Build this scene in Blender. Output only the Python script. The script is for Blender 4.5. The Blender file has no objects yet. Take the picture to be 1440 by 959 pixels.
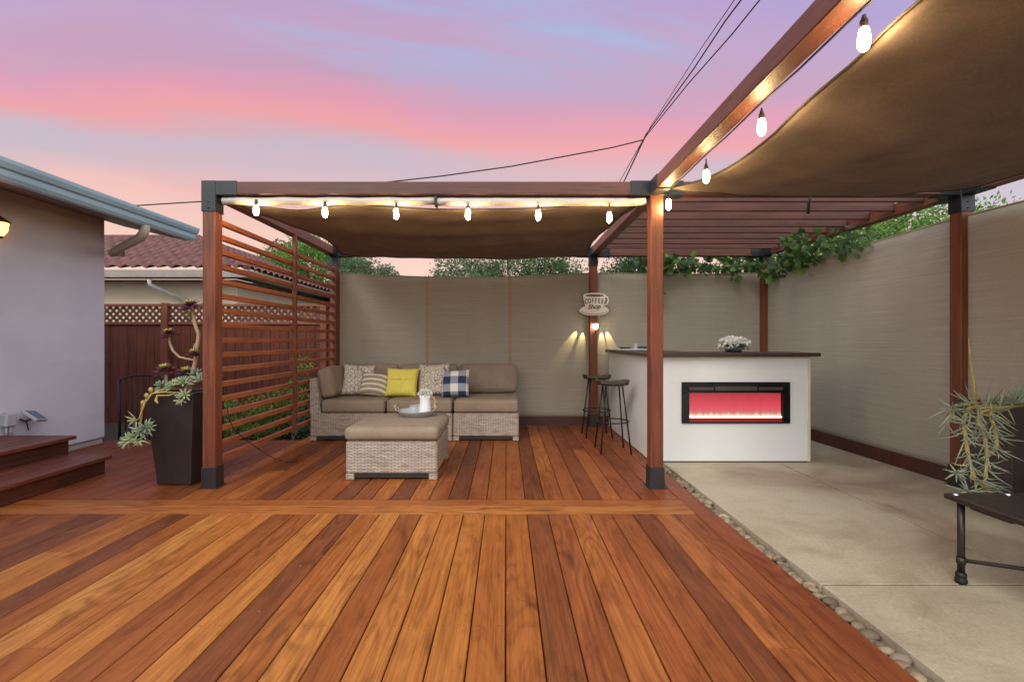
import bpy, bmesh, math, random
from mathutils import Vector, Matrix, Euler, noise as mnoise
random.seed(7)
R = math.radians
scene = bpy.context.scene
COL = scene.collection
F = 663.0; CX = 712.0; CY = 480.0; EYE = 1.15      # focal length (px of the 1440 wide photo), vanishing point, eye height

def at(px, py, Y):
    """a real point at distance Y seen at pixel px, py of the photograph"""
    return Vector(((px - CX) / F * Y, Y, EYE - (py - CY) / F * Y))

def lin(r, g, b):
    def c(u):
        u /= 255.0
        return u / 12.92 if u <= 0.04045 else ((u + 0.055) / 1.055) ** 2.4
    return (c(r), c(g), c(b), 1.0)

# ------------------------------------------------------------------ meshes
class MB:
    def __init__(self):
        self.v = []; self.f = []; self.sm = []; self.mi = []; self.att = None
    def add(self, vs, fs, smooth=False, mi=0, a=None):
        o = len(self.v)
        self.v += [tuple(p) for p in vs]
        for q in fs:
            self.f.append(tuple(i + o for i in q)); self.sm.append(smooth); self.mi.append(mi)
        if a is not None:
            if self.att is None: self.att = []
            self.att += [a] * len(vs)
        return self
    def box(self, x0, x1, y0, y1, z0, z1, bev=0.003, M=None, mi=0, a=None):
        c = ((x0 + x1) / 2, (y0 + y1) / 2, (z0 + z1) / 2)
        h = (abs(x1 - x0) / 2, abs(y1 - y0) / 2, abs(z1 - z0) / 2)
        b = min(bev, min(h) * 0.45)
        vs = []; idx = {}
        for sx in (-1, 1):
            for sy in (-1, 1):
                for sz in (-1, 1):
                    s = (sx, sy, sz)
                    for ax in range(3):
                        p = [c[k] + s[k] * (h[k] if k == ax else h[k] - b) for k in range(3)]
                        idx[(s, ax)] = len(vs); vs.append(Vector(p))
        fs = []
        def S(ax, v, bx, v2, cx, v3):
            s = [0, 0, 0]; s[ax] = v; s[bx] = v2; s[cx] = v3; return tuple(s)
        for ax in range(3):
            bx, cx = (ax + 1) % 3, (ax + 2) % 3
            for v in (-1, 1):
                q = [idx[(S(ax, v, bx, -1, cx, -1), ax)], idx[(S(ax, v, bx, 1, cx, -1), ax)], idx[(S(ax, v, bx, 1, cx, 1), ax)], idx[(S(ax, v, bx, -1, cx, 1), ax)]]
                fs.append(q if v > 0 else q[::-1])
            for v in (-1, 1):
                for w in (-1, 1):      # edges along ax between faces bx and cx
                    a0 = S(ax, -1, bx, v, cx, w); a1 = S(ax, 1, bx, v, cx, w)
                    q = [idx[(a0, bx)], idx[(a1, bx)], idx[(a1, cx)], idx[(a0, cx)]]
                    fs.append(q if v * w < 0 else q[::-1])
        for sx in (-1, 1):
            for sy in (-1, 1):
                for sz in (-1, 1):
                    s = (sx, sy, sz)
                    q = [idx[(s, 0)], idx[(s, 1)], idx[(s, 2)]]
                    fs.append(q if sx * sy * sz > 0 else q[::-1])
        if M is not None: vs = [M @ p for p in vs]
        return self.add(vs, fs, False, mi, a)
    def tube(self, pts, rad, n=10, caps=True, smooth=True, mi=0, a=None):
        pts = [Vector(p) for p in pts]
        if not isinstance(rad, (list, tuple)): rad = [rad] * len(pts)
        t0 = (pts[1] - pts[0]).normalized()
        up = Vector((0, 0, 1)) if abs(t0.z) < 0.9 else Vector((1, 0, 0))
        u = t0.cross(up).normalized()
        vs = []; fs = []
        for i, p in enumerate(pts):
            if i == 0: t = pts[1] - pts[0]
            elif i == len(pts) - 1: t = pts[-1] - pts[-2]
            else: t = (pts[i + 1] - pts[i]).normalized() + (pts[i] - pts[i - 1]).normalized()
            t.normalize()
            u = (u - t * u.dot(t)); u.normalize()
            w = t.cross(u)
            for k in range(n):
                an = 2 * math.pi * k / n
                vs.append(p + (u * math.cos(an) + w * math.sin(an)) * rad[i])
        for i in range(len(pts) - 1):
            for k in range(n):
                k2 = (k + 1) % n
                fs.append((i * n + k, i * n + k2, (i + 1) * n + k2, (i + 1) * n + k))
        self.add(vs, fs, smooth, mi, a)
        if caps:
            o = len(self.v) - len(vs)
            self.f.append(tuple(o + k for k in range(n))[::-1]); self.sm.append(False); self.mi.append(mi)
            e = o + (len(pts) - 1) * n
            self.f.append(tuple(e + k for k in range(n))); self.sm.append(False); self.mi.append(mi)
        return self
    def lathe(self, prof, c, n=20, M=None, mi=0, smooth=True):
        c = Vector(c); vs = []; fs = []
        for r, z in prof:
            for k in range(n):
                a = 2 * math.pi * k / n
                p = Vector((r * math.cos(a), r * math.sin(a), z))
                if M is not None: p = M @ p
                vs.append(c + p)
        for i in range(len(prof) - 1):
            for k in range(n):
                k2 = (k + 1) % n
                fs.append((i * n + k, i * n + k2, (i + 1) * n + k2, (i + 1) * n + k))
        return self.add(vs, fs, smooth, mi)
    def prism(self, pts, d, mi=0):
        """outline pts (world), extruded by vector d"""
        pts = [Vector(p) for p in pts]; d = Vector(d); n = len(pts)
        vs = pts + [p + d for p in pts]
        fs = [tuple(range(n))[::-1], tuple(range(n, 2 * n))] + [(i, (i + 1) % n, n + (i + 1) % n, n + i) for i in range(n)]
        return self.add(vs, fs, False, mi)
    def cushion(self, x0, x1, y0, y1, z0, z1, r=0.04, puff=0.02, n=12, side=0.012, M=None, axis=2):
        c = Vector(((x0 + x1) / 2, (y0 + y1) / 2, (z0 + z1) / 2)); h = Vector(((x1 - x0) / 2, (y1 - y0) / 2, (z1 - z0) / 2))
        vs = []; fs = []; key = {}
        def put(p):
            k = (round(p[0], 5), round(p[1], 5), round(p[2], 5))
            if k in key: return key[k]
            q = Vector([p[i] * h[i] for i in range(3)])
            inner = Vector([max(-(h[i] - r), min(h[i] - r, q[i])) for i in range(3)])
            d = q - inner
            if d.length > 1e-9: q = inner + d.normalized() * min(r, max(abs(d.x), abs(d.y), abs(d.z)) if r else 0)
            for i in range(3):
                j, k2 = (i + 1) % 3, (i + 2) % 3
                g = (1 - p[j] ** 2) * (1 - p[k2] ** 2)
                q[i] += (puff if i == axis else side) * g * p[i]
            key[k] = len(vs); vs.append(c + q); return key[k]
        # denser rows near the edges
        g = []
        for i in range(n + 1):
            t = -1 + 2 * i / n
            g.append(math.copysign(1 - (1 - abs(t)) ** 1.7, t) if abs(t) > 0 else 0.0)
        for ax in range(3):
            for s in (-1, 1):
                for i in range(n):
                    for j in range(n):
                        q = []
                        for (a, b) in ((i, j), (i + 1, j), (i + 1, j + 1), (i, j + 1)):
                            p = [0, 0, 0]; p[ax] = s; p[(ax + 1) % 3] = g[a]; p[(ax + 2) % 3] = g[b]
                            q.append(put(p))
                        fs.append(q if s > 0 else q[::-1])
        if M is not None: vs = [M @ v for v in vs]
        return self.add(vs, fs, True)
    def build(self, name, mats, parent=None, origin=None, recalc=True):
        if origin is None:
            if parent is not None:
                r = parent
                while r.parent: r = r.parent
                origin = Vector(r.location)
            else:
                xs = [p[0] for p in self.v]; ys = [p[1] for p in self.v]; zs = [p[2] for p in self.v]
                origin = Vector(((min(xs) + max(xs)) / 2, (min(ys) + max(ys)) / 2, min(zs)))
        origin = Vector(origin)
        me = bpy.data.meshes.new(name)
        me.from_pydata([tuple(Vector(p) - origin) for p in self.v], [], self.f)
        if recalc:
            bm = bmesh.new(); bm.from_mesh(me); bmesh.ops.recalc_face_normals(bm, faces=bm.faces); bm.to_mesh(me); bm.free()
        me.polygons.foreach_set('use_smooth', self.sm)
        if not isinstance(mats, (list, tuple)): mats = [mats]
        for m in mats: me.materials.append(m)
        me.polygons.foreach_set('material_index', self.mi)
        if self.att is not None:
            at_ = me.attributes.new('rnd', 'FLOAT_COLOR', 'POINT')
            at_.data.foreach_set('color', [c for a in self.att for c in a])
        me.update()
        o = bpy.data.objects.new(name, me); COL.objects.link(o)
        if parent is not None: o.parent = parent
        else: o.location = origin
        return o

def tag(o, label=None, cat=None, group=None, kind=None):
    if label: o['label'] = label
    if cat: o['category'] = cat
    if group: o['group'] = group
    if kind: o['kind'] = kind
    return o
def thing(name, label, cat, loc, group=None):
    o = bpy.data.objects.new(name, None); COL.objects.link(o); o.location = loc; o.empty_display_size = 0.1
    return tag(o, label, cat, group)
def copy_tree(o, parent=None):
    c = o.copy(); COL.objects.link(c)
    if parent is not None: c.parent = parent
    for ch in list(o.children): copy_tree(ch, c)
    return c

# ------------------------------------------------------------------ materials
class NT:
    def __init__(self, name):
        self.m = bpy.data.materials.new(name); self.m.use_nodes = True
        self.t = self.m.node_tree; self.n = self.t.nodes; self.l = self.t.links
        self.b = self.n['Principled BSDF']; self.out = self.n['Material Output']
    def new(self, t, **kw):
        x = self.n.new(t)
        for k, v in kw.items(): setattr(x, k, v)
        return x
    def val(self, sock, v):
        if hasattr(v, 'links') or isinstance(v, bpy.types.NodeSocket): self.l.new(v, sock)
        else: sock.default_value = v
    def math(self, op, a, b=0.0, c=0.0, clamp=False):
        x = self.new('ShaderNodeMath', operation=op, use_clamp=clamp)
        self.val(x.inputs[0], a); self.val(x.inputs[1], b); self.val(x.inputs[2], c); return x.outputs[0]
    def coord(self, kind='Object'):
        return self.new('ShaderNodeTexCoord').outputs[kind]
    def vmul(self, v, s):
        x = self.new('ShaderNodeVectorMath', operation='MULTIPLY'); self.val(x.inputs[0], v); x.inputs[1].default_value = s; return x.outputs[0]
    def vadd(self, v, s):
        x = self.new('ShaderNodeVectorMath', operation='ADD'); self.val(x.inputs[0], v); self.val(x.inputs[1], s); return x.outputs[0]
    def sep(self, v):
        x = self.new('ShaderNodeSeparateXYZ'); self.val(x.inputs[0], v); return x.outputs
    def comb(self, a, b, c):
        x = self.new('ShaderNodeCombineXYZ'); self.val(x.inputs[0], a); self.val(x.inputs[1], b); self.val(x.inputs[2], c); return x.outputs[0]
    def noise(self, v, scale=5, detail=4, rough=0.55, dist=0.0, col=False):
        x = self.new('ShaderNodeTexNoise'); self.val(x.inputs['Vector'], v)
        x.inputs['Scale'].default_value = scale; x.inputs['Detail'].default_value = detail; x.inputs['Roughness'].default_value = rough; x.inputs['Distortion'].default_value = dist
        return x.outputs['Color' if col else 'Fac']
    def voro(self, v, scale, feature='F1', out='Distance', rand=1.0):
        x = self.new('ShaderNodeTexVoronoi', feature=feature); self.val(x.inputs['Vector'], v); x.inputs['Scale'].default_value = scale
        x.inputs['Randomness'].default_value = rand
        return x.outputs[out]
    def ramp(self, f, stops, interp='LINEAR'):
        x = self.new('ShaderNodeValToRGB'); x.color_ramp.interpolation = interp
        e = x.color_ramp.elements
        while len(e) < len(stops): e.new(0.5)
        for el, (p, c) in zip(e, stops):
            el.position = p; el.color = (c, c, c, 1) if isinstance(c, (int, float)) else (tuple(c) + (1,))[:4]
        self.val(x.inputs[0], f); return x.outputs[0]
    def rng(self, f, a, b, c=0.0, d=1.0, smooth=False):
        x = self.new('ShaderNodeMapRange'); x.interpolation_type = 'SMOOTHSTEP' if smooth else 'LINEAR'
        self.val(x.inputs[0], f)
        for i, v in enumerate((a, b, c, d)): self.val(x.inputs[i + 1], v)
        return x.outputs[0]
    def mix(self, f, a, b, blend='MIX'):
        x = self.new('ShaderNodeMix', data_type='RGBA', blend_type=blend)
        self.val(x.inputs[0], f); self.val(x.inputs[6], a); self.val(x.inputs[7], b); return x.outputs[2]
    def attr(self, name, out='Color'):
        return self.new('ShaderNodeAttribute', attribute_name=name).outputs[out]
    def bump(self, h, strength=0.3, dist=0.01):
        x = self.new('ShaderNodeBump'); self.val(x.inputs['Height'], h); x.inputs['Strength'].default_value = strength; x.inputs['Distance'].default_value = dist
        self.l.new(x.outputs[0], self.b.inputs['Normal'])
    def set(self, **kw):
        for k, v in kw.items(): self.val(self.b.inputs[k.replace('_', ' ')], v)
        return self

def c4(c): return (tuple(c) + (1.0,))[:4]
def simple(name, col, rough=0.6, metal=0.0, vary=0.18, vscale=6.0, stretch=(1, 1, 1), bump=0.15, bscale=60.0, bdist=0.004, spec=0.5, rvar=0.1, detail=5):
    m = NT(name)
    v = m.vmul(m.coord(), stretch)
    n = m.noise(v, vscale, detail, 0.6)
    lo = tuple(x * (1 - vary) for x in col[:3]); hi = tuple(min(1, x * (1 + vary)) for x in col[:3])
    m.val(m.b.inputs['Base Color'], m.ramp(n, [(0.25, lo), (0.75, hi)]))
    m.val(m.b.inputs['Roughness'], m.rng(n, 0.3, 0.7, max(0.03, rough - rvar), min(1, rough + rvar)))
    m.set(Metallic=metal, Specular_IOR_Level=spec)
    if bump: m.bump(m.noise(v, bscale, 3, 0.6), bump, bdist)
    return m.m

def stained_wood(name, col, axis='Z', dark=0.55, rough=0.5, k=1.0):
    m = NT(name)
    s = {'X': (1.2, 22, 22), 'Y': (22, 1.2, 22), 'Z': (22, 22, 1.2)}[axis]
    co = m.coord()
    g = m.noise(m.vmul(co, s), 2.2, 6, 0.65, 0.4)
    bl = m.noise(m.vmul(co, tuple(0.12 * x if x > 5 else 1 for x in s)), 2.0, 3, 0.5)
    a = tuple(x * dark * .8 for x in col); b = tuple(min(1, x * 1.35) for x in col)
    base = m.ramp(g, [(0.28, a), (0.5, col), (0.75, b)])
    m.val(m.b.inputs['Base Color'], m.mix(0.55, base, m.ramp(bl, [(0.3, (0.55, 0.5, 0.5)), (0.7, (1.15, 1.15, 1.1))]), 'MULTIPLY'))
    m.val(m.b.inputs['Roughness'], m.rng(g, 0.3, 0.7, rough - 0.08, rough + 0.12))
    m.bump(g, 0.18, 0.003)
    return m.m

def deck_wood():
    m = NT('hardwood_deck')
    lp = m.attr('lp', 'Vector'); rc = m.attr('rnd'); s = m.new('ShaderNodeSeparateColor'); m.l.new(rc, s.inputs[0])
    r1, r2, r3 = s.outputs
    x, y, z = m.sep(lp)
    off = m.comb(m.math('MULTIPLY', r1, 37.0), m.math('MULTIPLY', r3, 91.0), m.math('MULTIPLY', r2, 53.0))
    p = m.vadd(lp, off)
    base = m.ramp(r1, [(0.0, (0.13, 0.042, 0.018)), (0.16, (0.18, 0.056, 0.019)), (0.34, (0.27, 0.080, 0.019)), (0.58, (0.36, 0.118, 0.024)), (0.8, (0.42, 0.152, 0.031)), (1.0, (0.465, 0.188, 0.044))])
    red = m.ramp(r1, [(0.0, (0.13, 0.036, 0.016)), (0.4, (0.235, 0.062, 0.019)), (0.75, (0.31, 0.086, 0.025)), (1.0, (0.375, 0.12, 0.035))])
    base = m.mix(r2, base, red)
    # fine fibres along the board
    fib = m.noise(m.vmul(p, (150, 2.6, 20)), 1.0, 5, 0.72, 0.15)
    fib2 = m.noise(m.vmul(p, (55, 0.9, 12)), 1.0, 5, 0.65, 0.35)
    # broad colour drift inside one board
    bl = m.noise(m.vmul(p, (8, 1.9, 6)), 1.0, 6, 0.68, 1.4)
    # cathedral figure: warped rings
    wrp = m.noise(m.vmul(p, (4.5, 0.75, 3)), 1.0, 2, 0.5)
    ring = m.math('SINE', m.math('MULTIPLY', wrp, 84.0))
    ring = m.rng(ring, -1, 1, 0, 1)
    figmask = m.rng(m.noise(m.vmul(p, (2.0, 0.55, 2)), 1.0, 2, 0.5), 0.42, 0.62, 0.0, 1.0, True)
    c = m.mix(0.85, base, m.ramp(fib, [(0.25, (0.5, 0.43, 0.37)), (0.5, (1, 1, 1)), (0.8, (1.25, 1.28, 1.3))]), 'MULTIPLY')
    c = m.mix(0.75, c, m.ramp(fib2, [(0.3, (0.62, 0.54, 0.48)), (0.55, (1.02, 1.02, 1.02)), (0.8, (1.15, 1.2, 1.22))]), 'MULTIPLY')
    c = m.mix(0.9, c, m.ramp(bl, [(0.26, (0.42, 0.33, 0.30)), (0.45, (0.9, 0.87, 0.85)), (0.72, (1.2, 1.28, 1.32))]), 'MULTIPLY')
    c = m.mix(m.math('MULTIPLY', figmask, 0.5), c, m.ramp(ring, [(0.0, (0.5, 0.42, 0.38)), (0.4, (0.95, 0.95, 0.95)), (1.0, (1.15, 1.18, 1.2))]), 'MULTIPLY')
    # dark smudges and knots
    kn = m.voro(m.vmul(p, (6.5, 1.3, 5)), 1.0)
    kk = m.rng(kn, 0.05, 0.22, 1.0, 0.0, True)
    c = m.mix(m.math('MULTIPLY', m.math('MULTIPLY', kk, m.math('GREATER_THAN', figmask, 0.5)), 0.55), c, (0.055, 0.02, 0.012, 1))
    sp_v = m.vmul(p, (11, 8, 8)); sp_d = m.voro(sp_v, 1.0); sp_c = m.new('ShaderNodeSeparateColor'); m.l.new(m.voro(sp_v, 1.0, 'F1', 'Color'), sp_c.inputs[0])
    speck = m.math('MULTIPLY', m.rng(sp_d, 0.025, 0.05, 1.0, 0.0), m.math('GREATER_THAN', sp_c.outputs[0], 0.9))
    c = m.mix(m.math('MULTIPLY', speck, 0.7), c, (0.55, 0.42, 0.3, 1))
    # screw plugs in pairs on the joists
    ym = m.math('ABSOLUTE', m.math('SUBTRACT', m.math('MODULO', m.math('ADD', y, 100.2), 0.406), 0.203))
    xm = m.math('MINIMUM', m.math('ABSOLUTE', m.math('SUBTRACT', x, 0.026)), m.math('ABSOLUTE', m.math('SUBTRACT', x, 0.109)))
    d = m.math('SQRT', m.math('ADD', m.math('MULTIPLY', xm, xm), m.math('MULTIPLY', ym, ym)))
    plug = m.rng(d, 0.0035, 0.0055, 1.0, 0.0)
    c = m.mix(m.math('MULTIPLY', plug, 0.65), c, (0.07, 0.03, 0.018, 1))
    # pale scuffs and dust
    sc = m.noise(m.vmul(p, (26, 11, 8)), 2.0, 6, 0.75)
    c = m.mix(m.rng(sc, 0.66, 0.8, 0.0, 0.35), c, (0.42, 0.3, 0.22, 1))
    m.val(m.b.inputs['Base Color'], c)
    m.val(m.b.inputs['Roughness'], m.math('ADD', m.rng(fib2, 0.3, 0.7, 0.40, 0.54), m.rng(bl, 0.3, 0.7, 0.05, -0.05)))
    m.set(Specular_IOR_Level=0.3)
    h = m.math('ADD', m.math('MULTIPLY', fib, 0.6), m.math('MULTIPLY', fib2, 0.6))
    m.bump(h, 0.22, 0.003)
    return m.m

def weave_mat():
    m = NT('resin_wicker')
    co = m.coord(); x, y, z = m.sep(co)
    nx, ny, nz = m.sep(m.new('ShaderNodeNewGeometry').outputs['Normal'])
    side = m.math('GREATER_THAN', m.math('ABSOLUTE', nx), 0.6)
    u = m.math('ADD', m.math('MULTIPLY', x, m.math('SUBTRACT', 1.0, side)), m.math('MULTIPLY', y, side))
    v = z
    row = m.math('FLOOR', m.math('DIVIDE', v, 0.0125))
    par = m.math('MODULO', m.math('ADD', row, 1000.0), 2.0)
    uu = m.math('ADD', m.math('DIVIDE', u, 0.056), m.math('MULTIPLY', par, 0.5))
    fu = m.math('FRACT', m.math('ADD', uu, 500.0)); fv = m.math('FRACT', m.math('ADD', m.math('DIVIDE', v, 0.0125), 500.0))
    wu = m.math('SINE', m.math('MULTIPLY', fu, math.pi)); wv = m.math('SINE', m.math('MULTIPLY', fv, math.pi))
    h = m.math('MULTIPLY', m.math('POWER', wu, 0.5), m.math('POWER', wv, 0.6))
    wob = m.noise(m.comb(m.math('MULTIPLY', u, 6.0), m.math('MULTIPLY', v, 80.0), 0.0), 1.0, 3, 0.6)
    strand = m.noise(m.comb(m.math('MULTIPLY', m.math('FLOOR', uu), 3.7), m.math('MULTIPLY', row, 5.3), side), 1.0, 0, 0.5)
    col = m.ramp(m.math('ADD', m.math('MULTIPLY', wob, 0.5), m.math('MULTIPLY', strand, 0.5)), [(0.3, (0.30, 0.235, 0.185)), (0.5, (0.47, 0.39, 0.325)), (0.72, (0.62, 0.54, 0.46))])
    col = m.mix(m.rng(h, 0.1, 0.55, 0.8, 0.0), col, (0.10, 0.075, 0.058, 1))  # cavity shade between the strands, put into the colour
    m.val(m.b.inputs['Base Color'], col); m.set(Roughness=0.55)
    m.bump(h, 0.8, 0.006)
    return m.m

def cloth_mat(name, col, period=0.006, horiz='Z', trans=0.0, dirt=0.16):
    m = NT(name)
    co = m.coord()
    x, y, z = m.sep(co)
    s = (0.7, 0.7, 42) if horiz == 'Z' else (3, 3, 3)
    n1 = m.noise(m.vmul(co, s), 1.6, 5, 0.7)
    n2 = m.noise(m.vmul(co, (2.5, 2.5, 0.5)), 1.2, 3, 0.5)
    n3 = m.noise(m.vmul(co, (1, .35, 1)) if horiz == 'N' else co, 190, 2, 0.6)
    c = m.ramp(n1, [(0.25, tuple(k * 0.84 for k in col)), (0.75, tuple(k * 1.14 for k in col))])
    c = m.mix(0.8, c, m.ramp(n2, [(0.25, (1 - dirt,) * 3), (0.75, (1 + dirt,) * 3)]), 'MULTIPLY')
    c = m.mix(0.6, c, m.ramp(n3, [(0.3, (0.78,) * 3), (0.7, (1.2,) * 3)]), 'MULTIPLY')
    m.val(m.b.inputs['Base Color'], c); m.set(Roughness=0.85, Specular_IOR_Level=0.2)
    m.bump(m.math('ADD', m.math('MULTIPLY', n3, 0.5), m.math('MULTIPLY', n1, 0.4)), 0.15, 0.003)
    if trans:
        tr = m.new('ShaderNodeBsdfTranslucent'); m.val(tr.inputs[0], c)
        mx = m.new('ShaderNodeMixShader'); mx.inputs[0].default_value = trans
        m.l.new(m.b.outputs[0], mx.inputs[1]); m.l.new(tr.outputs[0], mx.inputs[2]); m.l.new(mx.outputs[0], m.out.inputs[0])
    return m.m

def leaf_mat(name, lo, mid, hi, trans=0.3, rough=0.45):
    m = NT(name)
    a = m.new('ShaderNodeSeparateColor'); m.l.new(m.attr('rnd'), a.inputs[0])
    c = m.ramp(a.outputs[0], [(0.0, lo), (0.5, mid), (1.0, hi)])
    c = m.mix(0.5, c, m.ramp(m.noise(m.coord(), 30, 3), [(0.3, (0.75,) * 3), (0.7, (1.2,) * 3)]), 'MULTIPLY')
    m.val(m.b.inputs['Base Color'], c); m.set(Roughness=rough)
    tr = m.new('ShaderNodeBsdfTranslucent'); m.val(tr.inputs[0], c)
    mx = m.new('ShaderNodeMixShader'); mx.inputs[0].default_value = trans
    m.l.new(m.b.outputs[0], mx.inputs[1]); m.l.new(tr.outputs[0], mx.inputs[2]); m.l.new(mx.outputs[0], m.out.inputs[0])
    return m.m

def emit_mat(name, col, strength):
    m = NT(name); m.set(Base_Color=c4(col), Emission_Color=c4(col), Emission_Strength=strength); return m.m

M = {}
M['deck'] = deck_wood()
M['wicker'] = weave_mat()
WOOD = (0.185, 0.050, 0.021)
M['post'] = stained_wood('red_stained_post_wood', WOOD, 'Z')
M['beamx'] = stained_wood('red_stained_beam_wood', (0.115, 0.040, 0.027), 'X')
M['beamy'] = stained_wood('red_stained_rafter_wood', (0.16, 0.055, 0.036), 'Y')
M['slat'] = stained_wood('red_stained_lit_slat_wood', (0.36, 0.105, 0.036), 'Y', 0.65)  # brighter than the post stain: warm bulb light put into the colour
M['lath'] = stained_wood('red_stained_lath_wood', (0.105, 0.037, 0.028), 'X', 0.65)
M['fencewood'] = stained_wood('dark_fence_wood', (0.145, 0.036, 0.017), 'Z', 0.35, 0.7)
M['kick'] = stained_wood('dark_kick_board_wood', (0.075, 0.022, 0.014), 'X', 0.5)
M['blacksteel'] = simple('black_powder_coated_steel', (0.010, 0.013, 0.017), 0.42, 0.0, 0.2, 8, bump=0.1, bscale=200, bdist=0.001)
M['bootsteel'] = simple('black_boot_steel', (0.024, 0.02, 0.02), 0.5, 0.0, 0.25, 8, bump=0.1, bscale=200, bdist=0.001)
M['iron'] = simple('black_iron', (0.014, 0.013, 0.013), 0.5, 0.3, 0.2, 20, bump=0.1)
M['sail'] = cloth_mat('brown_shade_cloth', (0.25, 0.195, 0.165), horiz='N', trans=0.2, dirt=.2)
M['screen'] = cloth_mat('beige_privacy_cloth', (0.365, 0.332, 0.28), dirt=.06)
M['post_showthrough'] = cloth_mat('tan_hem_and_showthrough', (0.36, 0.28, 0.19))
M['tube'] = simple('cream_rolled_shade', (0.58, 0.54, 0.46), 0.6, 0, 0.07, 5, bump=0.1)
M['cable'] = simple('black_cable_rubber', (0.012, 0.012, 0.013), 0.6, bump=0)
M['socket'] = simple('brown_socket_plastic', (0.035, 0.025, 0.018), 0.45, bump=0)
M['bulb'] = emit_mat('glowing_bulb', (1.0, 0.70, 0.32), 140.0)
M['lamp'] = emit_mat('glowing_lamp', (1.0, 0.86, 0.6), 30.0)
M['lantern'] = emit_mat('lantern_glass', (1.0, 0.50, 0.13), 3.2)
M['seat'] = cloth_mat('taupe_cushion_fabric', (0.275, 0.215, 0.16), horiz='N', dirt=0.06)
M['white'] = simple('white_bar_paint', (0.80, 0.83, 0.84), 0.38, 0, 0.03, 2, bump=0.04, bscale=25)
M['cream'] = simple('cream_trim_paint', (0.72, 0.65, 0.50), 0.45, 0, 0.06, 5, bump=0.05)
M['counter'] = simple('dark_brown_stone', (0.055, 0.030, 0.020), 0.36, 0, 0.65, 38, bump=0.03, detail=8)
M['blackgloss'] = simple('black_glass_trim', (0.012, 0.011, 0.011), 0.2, 0, 0.1, 5, bump=0)
M['vent'] = simple('grey_vent_metal', (0.09, 0.08, 0.08), 0.4, 0.3, 0.15, 5, bump=0)
M['stucco'] = simple('grey_white_stucco', (0.61, 0.61, 0.70), 0.85, 0, 0.07, 1.6, bump=0.5, bscale=140, bdist=0.004)
M['cstucco'] = simple('cream_stucco', (0.60, 0.49, 0.36), 0.85, 0, 0.08, 2, bump=0.4, bscale=60, bdist=0.004)
M['gutter'] = simple('blue_grey_gutter_metal', (0.34, 0.52, 0.62), 0.4, 0.1, 0.12, 4, stretch=(1, 0.25, 6), bump=0.03)
M['pipe'] = simple('tan_downspout_paint', (0.48, 0.41, 0.34), 0.5, 0, 0.1, 6, bump=0.05)
M['paleroof'] = simple('grey_shingle', (0.20, 0.19, 0.19), 0.9, 0, 0.3, 20)
M['eave'] = stained_wood('dark_eave_wood', (0.11, 0.062, 0.042), 'Y')
M['tile'] = simple('clay_roof_tile', (0.125, 0.048, 0.038), 0.75, 0, 0.45, 3.0, bump=0.3, bscale=30)
M['conc'] = simple('foundation_concrete', (0.38, 0.36, 0.34), 0.85, 0, 0.2, 5, bump=0.4)
M['planter'] = simple('dark_brown_planter', (0.032, 0.022, 0.021), 0.42, 0, 0.2, 5, bump=0.12, bscale=180, bdist=0.001)
M['soil'] = simple('dark_soil', (0.035, 0.024, 0.018), 0.95, 0, 0.4, 12, bump=1.0, bscale=40, bdist=0.03)
M['stem'] = simple('pale_tan_stem', (0.44, 0.30, 0.185), 0.7, 0, 0.2, 14, bump=0.5, bscale=60)
M['ystem'] = simple('yellow_stem', (0.45, 0.34, 0.10), 0.6, 0, 0.3, 16, bump=0.3)
M['bark'] = simple('tree_bark', (0.09, 0.065, 0.048), 0.9, 0, 0.35, 10, stretch=(1, 1, 0.2), bump=0.8, bscale=20, bdist=0.03)
M['enamel'] = simple('white_enamel', (0.78, 0.80, 0.80), 0.25, 0, 0.03, 4, bump=0)
M['galv'] = simple('galvanised_metal', (0.58, 0.61, 0.64), 0.4, 0.3, 0.12, 20, bump=0.05)
M['blond'] = simple('blond_handle_wood', (0.45, 0.32, 0.18), 0.5, 0, 0.2, 20)
M['stoolseat'] = stained_wood('dark_stool_wood', (0.036, 0.022, 0.014), 'X', 0.45, 0.42)
M['tabletop'] = simple('dark_bronze_tabletop', (0.030, 0.022, 0.019), 0.36, 0.2, 0.2, 12, bump=0.06)
M['boxgrey'] = simple('grey_box_plastic', (0.42, 0.42, 0.44), 0.5, 0, 0.06, 8, bump=0.05)
M['slate'] = simple('dark_plate_glaze', (0.03, 0.035, 0.04), 0.25, bump=0)
M['navy'] = simple('navy_napkin', (0.05, 0.06, 0.13), 0.8)
M['signface'] = simple('cream_sign_face', (0.84, 0.79, 0.66), 0.5, 0, 0.06, 12, bump=0.05)
M['signink'] = simple('dark_sign_ink', (0.05, 0.04, 0.032), 0.5, bump=0)
M['signcoffee'] = simple('brown_sign_coffee', (0.16, 0.10, 0.06), 0.5, bump=0)
M['paletube'] = simple('pale_pole_metal', (0.60, 0.60, 0.58), 0.5)
M['chrome'] = simple('bright_bolt_metal', (0.8, 0.8, 0.8), 0.15, 1.0, 0.05, bump=0)

g = NT('drinking_glass'); g.set(Base_Color=(0.75, 0.8, 0.8, 1), Roughness=0.05, Alpha=0.16); M['glass'] = g.m
g = NT('solar_cell_glass'); g.set(Base_Color=(0.05, 0.10, 0.22, 1), Roughness=0.15); M['solar'] = g.m

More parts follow.
